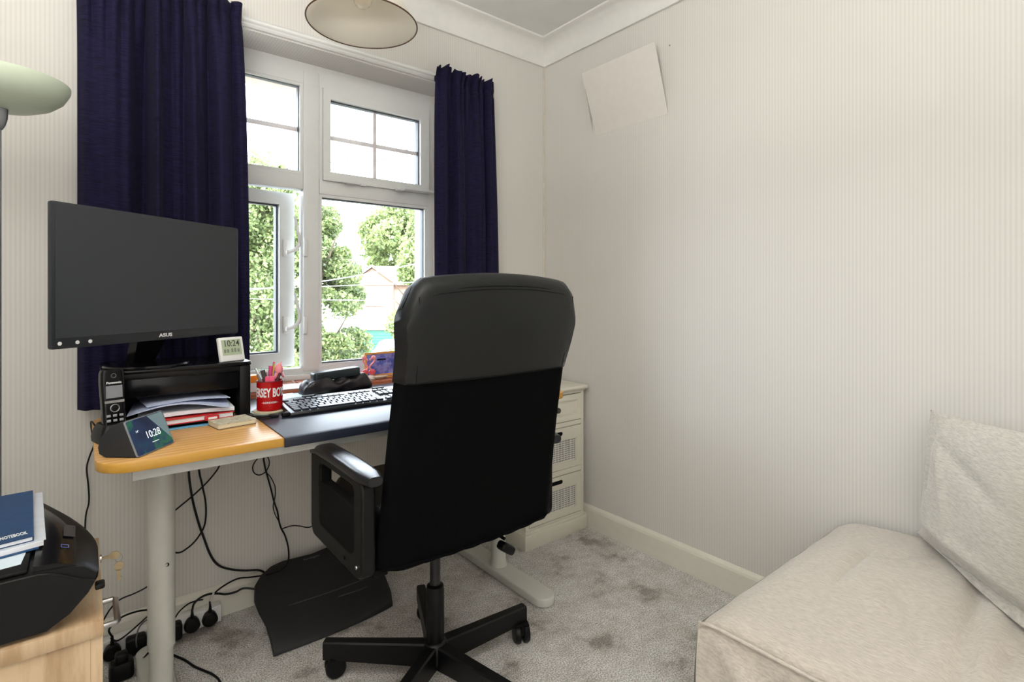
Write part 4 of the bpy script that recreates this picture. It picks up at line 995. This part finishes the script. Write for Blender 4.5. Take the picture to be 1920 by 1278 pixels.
cable([(-1.383, -.028, .525), (-1.402, -.030, .528), (-1.420, -.030, .505), (-1.418, -.030, .480), (-1.400, -.030, .466), (-1.378, -.030, .474), (-1.366, -.030, .500), (-1.372, -.032, .525), (-1.386, -.034, .535)], .0018, 'loop of thin black cable tied under the desk edge')
cable([(-1.376, -.034, .47), (-1.362, -.034, .45), (-1.348, -.034, .415), (-1.347, -.034, .38), (-1.354, -.034, .345), (-1.348, -.034, .315), (-1.337, -.034, .29)], .0016, 'thin cable twisted round the long black cable')
cable([(-1.326, -.030, .253), (-1.290, -.030, .255), (-1.262, -.030, .247), (-1.235, -.028, .234), (-1.215, -.028, .232), (-1.190, -.028, .250), (-1.165, -.028, .272), (-1.14, -.028, .285), (-1.10, -.03, .33)], .0018, 'thin cable running right across the wall to behind the chair')
cable([(-1.612, -.070, .082), (-1.607, -.066, .098), (-1.590, -.06, .108), (-1.565, -.055, .110), (-1.535, -.050, .100), (-1.51, -.048, .088), (-1.48, -.05, .086), (-1.455, -.05, .090), (-1.42, -.06, .08)], .0030, 'black lead from the second plug to the footrest')
cable([(-1.662, -.062, .066), (-1.645, -.045, .078), (-1.62, -.035, .088), (-1.595, -.030, .088), (-1.575, -.028, .084)], .0020, 'short black lead above the white extension socket')
cable([(-1.845, -.03, .11), (-1.825, -.03, .145), (-1.800, -.028, .165), (-1.765, -.026, .170), (-1.735, -.026, .178), (-1.71, -.03, .195), (-1.68, -.03, .21)], .0020, 'thin black lead rising along the skirting left of the leg')
cable([(-1.822, -.070, .080), (-1.828, -.06, .100), (-1.80, -.045, .116), (-1.76, -.04, .118), (-1.72, -.04, .110), (-1.69, -.04, .10)], .0026, 'black lead arching from the left end plug to the leg')
cable([(-1.825, -.072, .078), (-1.810, -.07, .062), (-1.785, -.06, .066), (-1.755, -.055, .083), (-1.725, -.05, .100), (-1.69, -.05, .105)], .0022, 'black lead dipping below the arching lead by the leg')
cable([(-1.762, -.093, .035), (-1.764, -.10, .060), (-1.758, -.085, .083), (-1.745, -.07, .092), (-1.73, -.06, .093)], .0018, 'thin grey lead over the bulky black adapter', mat=M('grey_lead', srgb(84, 84, 86), .5))
cable([(-1.755, -.165, .03), (-1.735, -.15, .040), (-1.712, -.13, .050), (-1.695, -.11, .055)], .0022, 'short black lead from the floor block to the leg')
cable([(-1.700, -.100, .010), (-1.675, -.150, .005), (-1.650, -.200, .005), (-1.632, -.250, .005), (-1.612, -.29, .005), (-1.595, -.325, .005), (-1.585, -.370, .005), (-1.59, -.45, .005)], .0030, 'black cable snaking over the carpet right of the left leg')
cable([(-1.742, -.60, .005), (-1.748, -.56, .010), (-1.742, -.50, .045), (-1.728, -.46, .080), (-1.708, -.447, .095), (-1.694, -.450, .080), (-1.694, -.48, .045), (-1.706, -.53, .010), (-1.72, -.58, .006)], .0026, 'loop of black cable standing in front of the left desk foot')
cable([(-1.862, -.25, .752), (-1.872, -.14, .748), (-1.869, -.055, .70), (-1.864, -.020, .655), (-1.874, -.015, .62), (-1.881, -.015, .585), (-1.877, -.015, .53), (-1.876, -.015, .48), (-1.884, -.015, .43), (-1.885, -.02, .30)], .0020, 'thin black phone lead hanging at the left desk end')
o = T('cable_tag', [(-1.560, -.062, .088), (-1.548, -.052, .108)], .0042, M('paper_tag', srgb(196, 190, 186), .7), None, 8, 0); tag(o, 'white paper tag wrapped round the end plug cable', 'cable tag')

# ------------------------------------------------------------------ oak cabinet at the left with lock, key, handle
oc = thing('oak_cabinet', 'light oak drawer cabinet at the lower left holding a printer', 'cabinet')
PX0, PX1, PY0, PY1, PZ = -2.30, -1.862, -.921, -.520, .550
B('top', (PX0-.005, PY0, PZ-.026), (PX1, PY1, PZ), OAK, oc, .0015)
B('side_panel', (PX0, PY0+.006, 0), (PX1-.018, PY0+.024, PZ-.026), OAKV, oc); B('side_panel', (PX0, PY1-.024, 0), (PX1-.018, PY1-.006, PZ-.026), OAKV, oc)
B('back_panel', (PX0, PY0+.024, 0), (PX0+.01, PY1-.024, PZ-.026), OAKV, oc)
for (a, b) in ((.355, .522), (.185, .351), (.02, .181)):
    d = B('drawer', (PX1-.018, PY0+.007, a), (PX1-.001, PY1-.007, b), OAKV, oc, .001)
    zc = .46 if a > .3 else (a+b)/2
    bm = bmesh.new(); ya, yb = -.760, -.655; tube(bm, [(PX1-.002, ya, zc), (PX1+.022, ya, zc), (PX1+.026, ya+.004, zc), (PX1+.026, yb-.004, zc), (PX1+.022, yb, zc), (PX1-.002, yb, zc)], .0055, 10)
    mesh_obj('handle', bm, SILVER, d, True, auto=50)
o = L('lock_barrel', [(.0001, 0), (.009, 0), (.009, .005), (.005, .006), (.0001, .006)], SILVER, oc, seg=20); o.matrix_local = Matrix.Translation((PX1-.001, -.585, .525)) @ Matrix.Rotation(PI/2, 4, 'Y')
kt = thing('cabinet_keys', 'pair of brass keys hanging from the oak cabinet lock', 'keys', (PX1+.005, -.585, .525))
bm = bmesh.new(); box(bm, (0, -.001, -.003), (.012, .001, .003)); prism(bm, [(.012+.010*(1+math.cos(a)), .009*math.sin(a)) for a in np.linspace(0, 2*PI, 17)[:-1]], -.001, .001, 'y'); mesh_obj('key', bm, BRASS, kt, False)
bm = bmesh.new(); tube(bm, [(.030+.007*math.cos(a), 0, -.008+.009*math.sin(a)) for a in np.linspace(0, 2*PI, 17)[:-1]], .0007, 5, closed=True); mesh_obj('key_ring', bm, SILVER, kt, True)
bm = bmesh.new(); prism(bm, [(.030+.009*math.cos(a), -.026+.010*math.sin(a)) for a in np.linspace(0, 2*PI, 17)[:-1]], -.001, .001, 'y'); prism(bm, [(.027, -.034), (.033, -.034), (.033, -.050), (.036, -.052), (.033, -.055), (.030, -.062), (.027, -.056)], -.001, .001, 'y'); mesh_obj('key', bm, BRASS, kt)

# printer
pr_ = thing('printer', 'black rounded inkjet printer with small screen on the oak cabinet', 'printer')
pts = [(-2.33, .556), (-1.935, .556), (-1.905, .574), (-1.882, .600), (-1.869, .624), (-1.868, .634), (-1.885, .650), (-1.910, .656), (-1.945, .6585), (-2.33, .6585)]
YN, YFr = -.915, -.480
def pof(y): return -.085*max(0, (y+.80)/.32)**1.5
def prn(y, sc=1, dz=0):
    out = []
    for (x, z) in pts: out.append((x if x < -2.2 else -2.0+(x+2.0)*sc+pof(y)*max(0, min(1, (x+2.05)/.10)), y, .6+(z-.6)*sc+dz))
    return out
bm = bmesh.new()
loft(bm, [prn(YN, .97), prn(YN+.006, .995), prn(YN+.02, 1)]+[prn(y_, 1) for y_ in np.linspace(-.80, YFr-.02, 10)]+[ prn(YFr-.006, .995), prn(YFr, .97)]); mesh_obj('printer_body', bm, BLK, pr_, True, auto=35)
# lid and control panel
B('scanner_lid', (-2.33, YN+.003, .6585), (-1.960, YFr-.07, .666), BLK, pr_, .003)
bm = bmesh.new(); cpp = [(-1.954, .6585), (-1.954, .667), (-1.925, .664), (-1.900, .654), (-1.880, .638), (-1.874, .632), (-1.876, .628), (-1.895, .640), (-1.92, .655)]
loft(bm, [[(x+pof(y_)*max(0, min(1, (x+2.05)/.10)), y_, z) for x, z in cpp] for y_ in [YN+.004]+list(np.linspace(-.80, YFr-.012, 10))]); mesh_obj('control_panel', bm, BLKG, pr_, True, auto=40)
a0 = Vector((-1.925, 0, .6645)); a1 = Vector((-1.898, 0, .6535)); up_ = (a0-a1).normalized()
bm = bmesh.new(); box(bm, (-.030, -.009, 0), (.030, .009, .0008)); bm.transform(frame_mtx((-1.910, -.755, .6597), (0, 1, 0), up_)); mesh_obj('panel_screen', bm, M('panel_lcd', srgb(58, 60, 66), .3), pr_)
bm = bmesh.new(); frame_ring(bm, -.007, .007, -.006, .006, (.0012,)*4, 0, .0006); bm.transform(frame_mtx((-1.915, -.835, .6622), (0, 1, 0), up_) @ Matrix.Rotation(PI/2, 4, 'X') @ Matrix.Scale(-1, 4, (0, 1, 0))); mesh_obj('button_outline', bm, M('blue_lit_mark', srgb(70, 90, 150), .4), pr_)
T('trim_line', [(p[0]+.001, YN-.0005, p[1]-.006) for p in ((-2.33, .662), (-2.0, .660), (-1.945, .659), (-1.92, .650), (-1.895, .636), (-1.875, .627))], .0022, BLKG, pr_, 6, 4)
B('paper_tray_catch', (-1.874, -.912, .600), (-1.860, -.892, .610), BLK, pr_, .003)
# papers + notebook on the printer
def flat(name, label, cat, cor, z, th, mat, parts=None):
    bm = bmesh.new(); prism(bm, cor, z, z+th, 'z'); o = mesh_obj(name, bm, mat); tag(o, label, cat); return o
flat('photo_card', 'white card with blue edge lying on the printer lid', 'card', [(-2.06, -.895), (-1.970, -.885), (-1.964, -.800), (-2.05, -.79)], .6662, .0006, M('card_white_blue', srgb(206, 220, 230), .5, var=.06))
nbk = thing('notebook_stack', 'blue folder bulging with papers under the navy notebook', 'folder')
flatp = [(-2.19, -.875), (-1.950, -.835), (-1.968, -.535), (-2.20, -.545)]
def inset(P, dx, dy): return [(x+dx, y+dy) for x, y in P]
bm = bmesh.new(); prism(bm, flatp, .6675, .6705, 'z'); mesh_obj('folder_cover', bm, M('folder_blue', srgb(30, 70, 110), .5), nbk)
bm = bmesh.new(); prism(bm, inset(flatp, .006, .004), .6705, .6785, 'z'); mesh_obj('papers', bm, PAPER, nbk)
bm = bmesh.new(); prism(bm, inset(flatp, .009, .006), .6785, .6800, 'z'); mesh_obj('plastic_sleeve', bm, M('clear_sleeve', srgb(190, 196, 206), .25), nbk)
nb = thing('navy_notebook', 'navy notebook marked NOTEBOOK on top of the printer papers', 'notebook')
npt = [(-2.19, -.862), (-1.957, -.826), (-1.974, -.535), (-2.20, -.545)]
bm = bmesh.new(); prism(bm, npt, .6802, .6815, 'z'); NBM = M('notebook_navy', srgb(12, 56, 98), .6, var=.15, scale=60); mesh_obj('cover', bm, NBM, nb)
bm = bmesh.new(); prism(bm, inset(npt, -.002, .001), .6815, .6875, 'z'); mesh_obj('pages', bm, PAPER, nb)
bm = bmesh.new(); prism(bm, npt, .6875, .6890, 'z'); mesh_obj('cover', bm, NBM, nb)
text('NOTEBOOK', .021, LETW, nb, frame_mtx((-1.9845, -.806, .6893), (.985, .17, 0), (-.17, .985, 0)), ext=.0001, off=.0005, sx=.30)

# ------------------------------------------------------------------ sofa
so = thing('sofa', 'linen covered low chaise sofa at the lower right against the wall', 'sofa')
SX0, SX1, SY0, SY1, SZ = -.796, -.022, -1.90, -1.405, .400
def crease(x, y, ax_, ay, bx, by, w_, d_):
    px, py = bx-ax_, by-ay; L2 = px*px+py*py; t_ = max(-.15, min(1.15, ((x-ax_)*px+(y-ay)*py)/L2)); fx, fy = x-(ax_+px*t_), y-(ay+py*t_)
    return d_*math.exp(-(fx*fx+fy*fy)/(w_*w_))*(1 if 0 <= t_ <= 1 else math.exp(-((t_-min(1, max(0, t_)))*8)**2))
CR_ = [(-.455, -1.558, -.22, -1.556, .011, -.006), (-.455, -1.590, -.25, -1.585, .020, .003), (-.245, -1.79, -.671, -1.829, .018, -.008), (-.30, -1.835, -.66, -1.862, .020, .004), (-.50, -1.875, -.63, -1.880, .014, -.006), (-.398, -1.45, -.394, -1.575, .003, -.0014), (-.394, -1.575, -.377, -1.681, .004, -.0012), (-.442, -1.698, -.607, -1.763, .012, -.004), (-.249, -1.577, -.10, -1.709, .016, -.004), (-.27, -1.62, -.20, -1.70, .012, -.004), (-.36, -1.63, -.50, -1.66, .02, .003)]
def seat_top():
    # rounded cushion: grid on top wrapped down at the edges
    N, Mm = 110, 90; bm = bmesh.new(); V = []
    for i in range(N+1):
        row = []
        for j in range(Mm+1):
            u = i/N; v = j/Mm
            # extend parameter beyond edge for side drop
            eu = -.09+1.09*u; ev = -.0+1.12*v       # left edge (x min) wraps, north edge (y max) wraps
            x = SX0+max(0, eu)*(SX1-SX0); y = SY0-.4+min(1, ev)*(SY1-SY0+.4)
            dx = max(0, -eu)*(SX1-SX0); dy = max(0, ev-1)*(SY1-SY0+.4)
            z = SZ
            rr = .035
            ddx = max(0, rr*1.3-(x-SX0)); ddy = max(0, rr*2.2-(SY1-y))
            z -= .004*(ddx/rr)**2+.006*(ddy/rr)**2
            z += .022*math.sin(PI*min(1, max(0, (x-SX0)/(SX1-SX0)))*.75)*math.sin(PI*min(1, (SY1-y)/.32)*.5)
            z -= dx*1.0+dy*1.0
            if dx == 0 and dy == 0:
                for c in CR_: z += 1.7*crease(x, y, *c)
                z += .0012*math.sin(37*x+9*y)*math.sin(29*y-7*x)
            row.append(bm.verts.new((x-.004*min(1, dx/.01), y+.006*min(1, dy/.01), z)))
        V.append(row)
    for i in range(N):
        for j in range(Mm): bm.faces.new((V[i][j], V[i+1][j], V[i+1][j+1], V[i][j+1]))
    return bm
mesh_obj('seat_cushion', seat_top(), LINEN, so, True)
def side_cover(p0, p1, ztop, zbot, nout, seed, n=60, m=24):
    r = random.Random(seed); p0 = Vector(p0); p1 = Vector(p1)
    def f(u, v):
        p = p0.lerp(p1, u); z = ztop+(zbot-ztop)*v
        b = .010*math.sin(PI*v)+.006*math.sin(5*u+seed)*v+.018*math.exp(-((u-.04-.38*v)/.035)**2)*math.sin(PI*min(1, v*1.1))+.010*math.exp(-((u-.40-.2*v)/.06)**2)*v-.012*math.exp(-((u-.14-.30*v)/.05)**2)*math.sin(PI*min(1, v*1.1))
        return p+Vector(nout)*b+Vector((0, 0, z))
    return grid(f, n, m)
SXL = SX0-.004
mesh_obj('side_cover', side_cover((SXL, SY1+.006, 0), (SXL, SY0-.4, 0), SZ-.028, .012, (-1, 0, 0), 1), LINEN, so, True)
mesh_obj('front_cover', side_cover((SXL, SY1+.006, 0), (SX1, SY1+.006, 0), SZ-.036, .012, (0, 1, 0), 2), LINEN, so, True)
bm = bmesh.new(); box(bm, (SX0+.01, SY0-.39, .012), (SX1, SY1-.01, SZ-.05)); mesh_obj('inner_base', bm, LINEN, so)
T('piping', [(SX0-.006, SY0-.4, SZ-.022), (SX0-.010, -1.8, SZ-.021), (SX0-.009, -1.6, SZ-.022), (SX0-.010, SY1-.04, SZ-.022), (SX0-.008, SY1-.005, SZ-.032), (SX0-.002, SY1+.006, SZ-.05)], .0042, LINEN, so, 8, 6)
T('piping', [(SX0-.006, SY1+.002, SZ-.03), (SX0-.010, SY1+.006, SZ-.15), (SX0-.008, SY1+.006, .02)], .0030, LINEN, so, 8, 6)
for x in (SX0+.05, SX1-.06): L('foot', [(.0001, 0), (.018, 0), (.022, .02), (.0001, .02)], BLK, so, c=(x, SY1-.06, 0), seg=16)
# backrest block behind the cushion
bm = bmesh.new(); box(bm, (-.60, SY0-.30, .30), (-.02, SY0-.035, .74), .05, 5); mesh_obj('backrest', bm, LINEN, so, True, auto=60)

cu2 = thing('cushion', 'pale linen cushion with pointed corners leaning against the right wall', 'cushion')
PA = Vector((-.040, -1.640, .425)); dU = Vector((-.73, -.68, 0)).normalized(); dN = Vector((-.68, .73, 0)).normalized()
upc = Vector((0, -.06, 1)).normalized()
WC, HC_ = .46, .365
def cush(side):
    def f(u, v):
        s = 2*u-1; t_ = 2*v-1
        pin = 1-.0*(1-t_*t_)
        # edges pulled in between pointed corners
        x = u*WC-.022*(1-t_*t_)*s; h = v*HC_+(-.006*(1-s*s)*t_)+.035*u*v
        th = .060*(max(0, 1-s**4)**.7)*(max(0, 1-t_**4)**.7)
        wr = .007*math.exp(-((u-.22-.25*(1-v))/.035)**2)*math.sin(PI*v)-.008*math.exp(-((v-.80+.5*(u-.3))/.06)**2)*math.sin(PI*u)**2+.010*math.exp(-((v-.22+.1*u)/.05)**2)*math.sin(PI*u)-.008*math.exp(-((u-.10-.10*v)/.02)**2)*(v > .45)*math.sin(PI*v)
        k = (max(0, 1-s**4)*max(0, 1-t_**4))**.5
        return PA+dU*x+upc*h+dN*(side*th+(wr*k*1.2 if side > 0 else 0)+.015)
    return f
bm = bmesh.new()
for side in (1, -1):
    b2_ = grid(cush(side), 70, 60); me = bpy.data.meshes.new('t'); b2_.to_mesh(me); b2_.free(); bm.from_mesh(me); bpy.data.meshes.remove(me)
bmesh.ops.remove_doubles(bm, verts=bm.verts, dist=.0004); mesh_obj('cushion_cover', bm, LINENC, cu2, True)
def flap(u, v):
    p = PA+dU*(u*WC*1.0-.014*v)+dN*(.012+(.010+.050*u)*v)+Vector((0, 0, -.004-.004*v))
    up_z = .018*(1-v)**2+.004*math.sin(6*u)*v+.010*max(0, u-.6)*v
    return p+Vector((0, 0, up_z+.018))
o = mesh_obj('flap', grid(flap, 40, 14), LINENC, cu2, True); solid(o, .003)

# ------------------------------------------------------------------ outside
GZ = -3.2
gr = struct(B('ground', (-40, 2.5, GZ-.3), (70, 90, GZ), M('driveway', srgb(132, 130, 118), .95, var=.1, scale=1.5)))
LEAFA = M('leaf_mid', (.14, .19, .07, 1), .55, var=.35, scale=2.2); LEAFB = M('leaf_light', (.28, .34, .14, 1), .55, var=.3, scale=2); LEAFC = M('leaf_grey', (.17, .20, .12, 1), .6, var=.3, scale=2)
for m_ in (LEAFA, LEAFB, LEAFC):
    b_ = m_.node_tree.nodes['Principled BSDF']; nt = m_.node_tree
    tl_ = nt.nodes.new('ShaderNodeBsdfTranslucent'); mx = nt.nodes.new('ShaderNodeMixShader'); mx.inputs[0].default_value = .4
    nt.links.new(b_.inputs['Base Color'].links[0].from_socket, tl_.inputs[0]); nt.links.new(b_.outputs[0], mx.inputs[1]); nt.links.new(tl_.outputs[0], mx.inputs[2])
    nt.links.new(mx.outputs[0], nt.nodes['Material Output'].inputs[0])
BARK = M('bark', srgb(96, 84, 70), .9, var=.25, scale=8)
def tree(name, label, c, rad, n, size, mats, ztrunk, clumps=60, seed=1, conifer=False):
    g = np.random.default_rng(seed); t = thing(name, label, 'tree', (c[0], c[1], GZ)); cz = c[2]-GZ
    cc = g.normal(size=(clumps, 3)); cc /= np.linalg.norm(cc, axis=1)[:, None]; cc *= g.uniform(.45, 1, (clumps, 1))**.6
    cc = cc*np.array(rad)*.86
    if conifer:
        h = g.uniform(-1, 1, clumps); a = g.uniform(0, 2*PI, clumps); rr = (1-(h+1)/2)*.9+.08
        cc = np.stack([rr*np.cos(a)*rad[0], rr*np.sin(a)*rad[1], h*rad[2]], 1)
    cs_ = g.uniform(.16, .34, clumps)*min(rad)
    for mi, (mat, share) in enumerate(mats):
        k = int(n*share); ci = g.integers(0, clumps, k)
        d = g.normal(size=(k, 3)); d /= np.linalg.norm(d, axis=1)[:, None]; P0 = cc[ci]+d*(cs_[ci]*g.uniform(.5, 1.1, k)**.7)[:, None]
        P0[:, 2] += cz
        a = g.normal(size=(k, 3)); a /= np.linalg.norm(a, axis=1)[:, None]; b = np.cross(a, g.normal(size=(k, 3))); b /= np.linalg.norm(b, axis=1)[:, None]
        s = size*g.uniform(.6, 1.3, (k, 1)); a *= s; b *= s*.6
        V = np.stack([P0-a, P0-b, P0+a, P0+b], 1).reshape(-1, 3)
        me = bpy.data.meshes.new('foliage'); me.vertices.add(4*k); me.vertices.foreach_set('co', V.ravel().astype(np.float32))
        me.loops.add(4*k); me.loops.foreach_set('vertex_index', np.arange(4*k, dtype=np.int32))
        me.polygons.add(k); me.polygons.foreach_set('loop_start', np.arange(0, 4*k, 4, dtype=np.int32)); me.update(calc_edges=True)
        me.materials.append(mat); o = bpy.data.objects.new('foliage', me); COL.objects.link(o); o.parent = t; o['kind'] = 'stuff'
    bm = bmesh.new(); tube(bm, [(0, 0, 0), (.05, .05, cz*.5), (0, 0, cz+rad[2]*.5)], [ztrunk, ztrunk*.7, ztrunk*.25], 8, smoothn=4)
    for q in range(7):
        a = q*.9+seed; tube(bm, [(0, 0, cz*.6+rad[2]*.1*q), (.45*rad[0]*math.cos(a), .45*rad[1]*math.sin(a), cz+rad[2]*(-.25+.12*q)), (.8*rad[0]*math.cos(a), .8*rad[1]*math.sin(a), cz+rad[2]*(-.1+.12*q))], [ztrunk*.4, ztrunk*.22, ztrunk*.07], 6, smoothn=4)
    mesh_obj('trunk', bm, BARK, t, True); return t
tree('tree', 'tall leafy green tree filling the left-hand window light', (1.5, 14.4, 1.15), (2.5, 2.4, 5.0), 56000, .060, [(LEAFA, .55), (LEAFB, .45)], .22, 90, 11)
tree('tree', 'airy young tree top seen in the top left window light', (1.9, 13.9, 3.75), (1.15, 1.0, 1.7), 9000, .06, [(LEAFB, .8), (LEAFA, .2)], .08, 34, 21)
tree('tree', 'dense green tree in the middle of the lower right pane', (3.70, 14.3, .25), (1.35, 1.5, 4.1), 50000, .058, [(LEAFA, .5), (LEAFB, .35), (LEAFC, .15)], .18, 80, 12)
tree('tree', 'broad round-headed tree behind the brick house', (22.5, 43.5, 5.9), (5.8, 4.5, 4.4), 22000, .20, [(LEAFB, .7), (LEAFA, .3)], .4, 60, 13)
tree('tree', 'pale feathery conifer right of the brick house', (12.3, 22.9, .9), (2.4, 2.4, 5.2), 22000, .10, [(LEAFB, .85), (LEAFA, .15)], .2, 70, 14, True)
tree('shrub', 'grey-green shrub low in front of the house drive', (4.35, 12.9, -1.9), (1.15, 1.2, 1.5), 16000, .045, [(LEAFC, .6), (LEAFA, .2), (LEAFB, .2)], .1, 40, 15)
tree('shrub', 'light green bush at the foot of the tall left tree', (1.7, 12.2, -1.7), (1.9, 1.3, 1.6), 14000, .055, [(LEAFB, .6), (LEAFA, .4)], .1, 40, 16)
tree('tree', 'distant tree line tree far behind the left trees', (2.5, 30, 1.5), (5, 4, 4.5), 16000, .18, [(LEAFA, .6), (LEAFB, .4)], .3, 50, 17)
# house
hs = thing('brick_house', 'pale brick house with tiled roof and small gable across the road', 'house', (13.5, 31.7, GZ), -math.radians(38.8))
BRK = M('pale_brick', srgb(158, 130, 112), .9, var=.10, scale=6); RND = M('white_render', srgb(170, 162, 156), .8, var=.04, scale=2)
def tiles(name, c):
    t = NT(name); v = t.coord((1, 1, 1)); w_ = t.n('ShaderNodeTexBrick'); w_.inputs['Scale'].default_value = 3; w_.inputs['Color1'].default_value = c; w_.inputs['Color2'].default_value = mul(c, .88); w_.inputs['Mortar'].default_value = mul(c, .6)
    t.l(v, w_.inputs['Vector']); t.l(w_.outputs[0], t.b.inputs['Base Color']); t.b.inputs['Roughness'].default_value = .9; return t.m
ROOF = tiles('roof_tiles', srgb(128, 116, 114)); WF = M('white_frame', srgb(180, 180, 180), .5)
EV = 1.9-GZ
bm = bmesh.new(); box(bm, (-1.5, 0, 0), (7, 7, EV)); v = [bm.verts.new(p) for p in ((-1.5, -.3, 0), (1.25, -.3, 0), (1.25, -.3, EV), (-.15, -.3, EV+.95), (-1.5, -.3, EV))]; bm.faces.new(v)
v2 = [bm.verts.new((q.co.x, 0, q.co.z)) for q in v]
for i in range(5): bm.faces.new((v[i], v[(i+1) % 5], v2[(i+1) % 5], v2[i]))
mesh_obj('wall', bm, BRK, hs)
bm = bmesh.new(); prism(bm, [(-.35, EV-.1), (3.2, EV+1.25), (7.4, EV-.1), (7.4, EV-.2), (3.2, EV+1.15), (-.35, EV-.2)], -1.7, 7.2, 'x'); mesh_obj('roof', bm, ROOF, hs)
bm = bmesh.new(); prism(bm, [(-1.72, EV-.12), (-.15, EV+1.0), (1.42, EV-.12), (1.42, EV-.02), (-.15, EV+1.12), (-1.72, EV-.02)], -.45, 2.8, 'y'); mesh_obj('gable_roof', bm, ROOF, hs)
bm = bmesh.new(); prism(bm, [(-1.78, EV-.16), (-.15, EV+1.0), (1.48, EV-.16), (1.48, EV-.0), (-.15, EV+1.15), (-1.78, EV-.0)], -.50, -.44, 'y'); mesh_obj('barge_board', bm, WF, hs)
wn = B('window', (-.62, -.36, 3.50), (.62, -.28, 4.50), WF, hs)
for a_, b_ in ((-.54, -.05), (.05, .54)): B('pane', (a_, -.38, 3.6), (b_, -.355, 4.42), M('far_glass', srgb(120, 150, 156), .1), wn)
# garage
ga = thing('garage', 'white garage with green slatted door beside the brick house', 'garage', (13.5, 31.7, GZ), -math.radians(38.8))
B('garage_walls', (-1.0, -2.0, 0), (3.2, -.35, 2.05), RND, ga); B('fascia', (-1.1, -2.15, 2.02), (3.3, -.35, 2.42), WF, ga); B('porch_roof', (-1.2, -2.2, 2.42), (3.4, -.35, 2.60), ROOF, ga)
sm = None; GRN = M('garage_green', srgb(60, 128, 104), .6)
for i in range(11):
    if sm is None: sm = B('slat', (-.75, 0, 0), (2.2, .03, .165), GRN, ga, .01); sm.location = (0, -2.04, .02)
    else: copy_child(sm, ga, (0, -2.04, .02+.18*i))
# car
car = thing('parked_car', 'white car parked in front of the green garage door', 'car', (12.9, 28.2, GZ), -math.radians(38.8))
CW = M('car_white', srgb(170, 172, 174), .3, var=.01)
bm = bmesh.new(); loft(bm, [[(x, y, z) for (y, z) in ((-2.0, .35), (-1.95, .75), (-1.0, .95), (1.6, .98), (2.0, .8), (2.0, .35))] for x in (-.85, .85)]); mesh_obj('car_body', bm, CW, car, True, auto=25)
bm = bmesh.new(); loft(bm, [[(-.78, -1.05, .94), (.78, -1.05, .94), (.78, 1.7, .96), (-.78, 1.7, .96)], [(-.62, -.35, 1.42), (.62, -.35, 1.42), (.62, 1.25, 1.45), (-.62, 1.25, 1.45)]]); mesh_obj('cabin', bm, CW, car, True, auto=25)
bm = bmesh.new(); v = [bm.verts.new(p) for p in ((-.68, -1.04, .99), (.68, -1.04, .99), (.57, -.42, 1.385), (-.57, -.42, 1.385))]; bm.faces.new(v); o = mesh_obj('windscreen', bm, M('car_glass', srgb(110, 140, 180), .08), car); solid(o, .02)
for sx in (-1, 1):
    for yy in (-1.35, 1.35):
        o = L('wheel', [(.0001, 0), (.31, 0), (.33, .03), (.33, .17), (.31, .2), (.0001, .2)], BLK, car, seg=24); o.matrix_local = Matrix.Translation((sx*.86-(.2 if sx > 0 else 0), yy, .33)) @ Matrix.Rotation(PI/2, 4, 'Y')
# overhead wires (catenary-like straight runs), from poles far left to far right
WIRE = M('wire_grey', srgb(150, 152, 156), .6)
DKW = M('wire_dark', srgb(34, 36, 40), .8)
def wire(a, b, sag, r, label):
    a = Vector(a); b = Vector(b); pts = [a.lerp(b, i/16)+Vector((0, 0, -sag*math.sin(PI*i/16))) for i in range(17)]
    o = T('overhead_wire', pts, r*1.3, DKW if 'dark' in label else WIRE, None, 5, 0); tag(o, label, 'wire')
wire((.45, 11.0, 3.65), (4.60, 7.6, 4.48), .05, .007, 'upper of two dark wires crossing the top right window light')
wire((.45, 11.0, 3.40), (4.60, 7.6, 4.42), .05, .007, 'steeper dark wire crossing the top right window light')
wire((.45, 11.0, 1.13), (4.60, 7.6, 2.02), .12, .009, 'pale wire rising to the right across the lower panes')
wire((.45, 11.0, 1.02), (4.60, 7.6, .97), .02, .007, 'level pale wire crossing the trees lowest of all')
wire((.45, 11.0, 1.22), (4.60, 7.6, 1.44), .04, .006, 'thin pale wire between the rising and the level wire')
for (x, y, zt, lab) in ((.45, 11.0, 3.75, 'wooden pole outside behind the left curtain carrying the wires'), (4.60, 7.6, 4.6, 'wooden pole outside behind the right curtain carrying the wires')):
    t = thing('utility_pole', lab, 'pole', (x, y, GZ)); T('pole_shaft', [(0, 0, 0), (0, 0, zt-GZ)], [.09, .07], BARK, t, 12, 0)
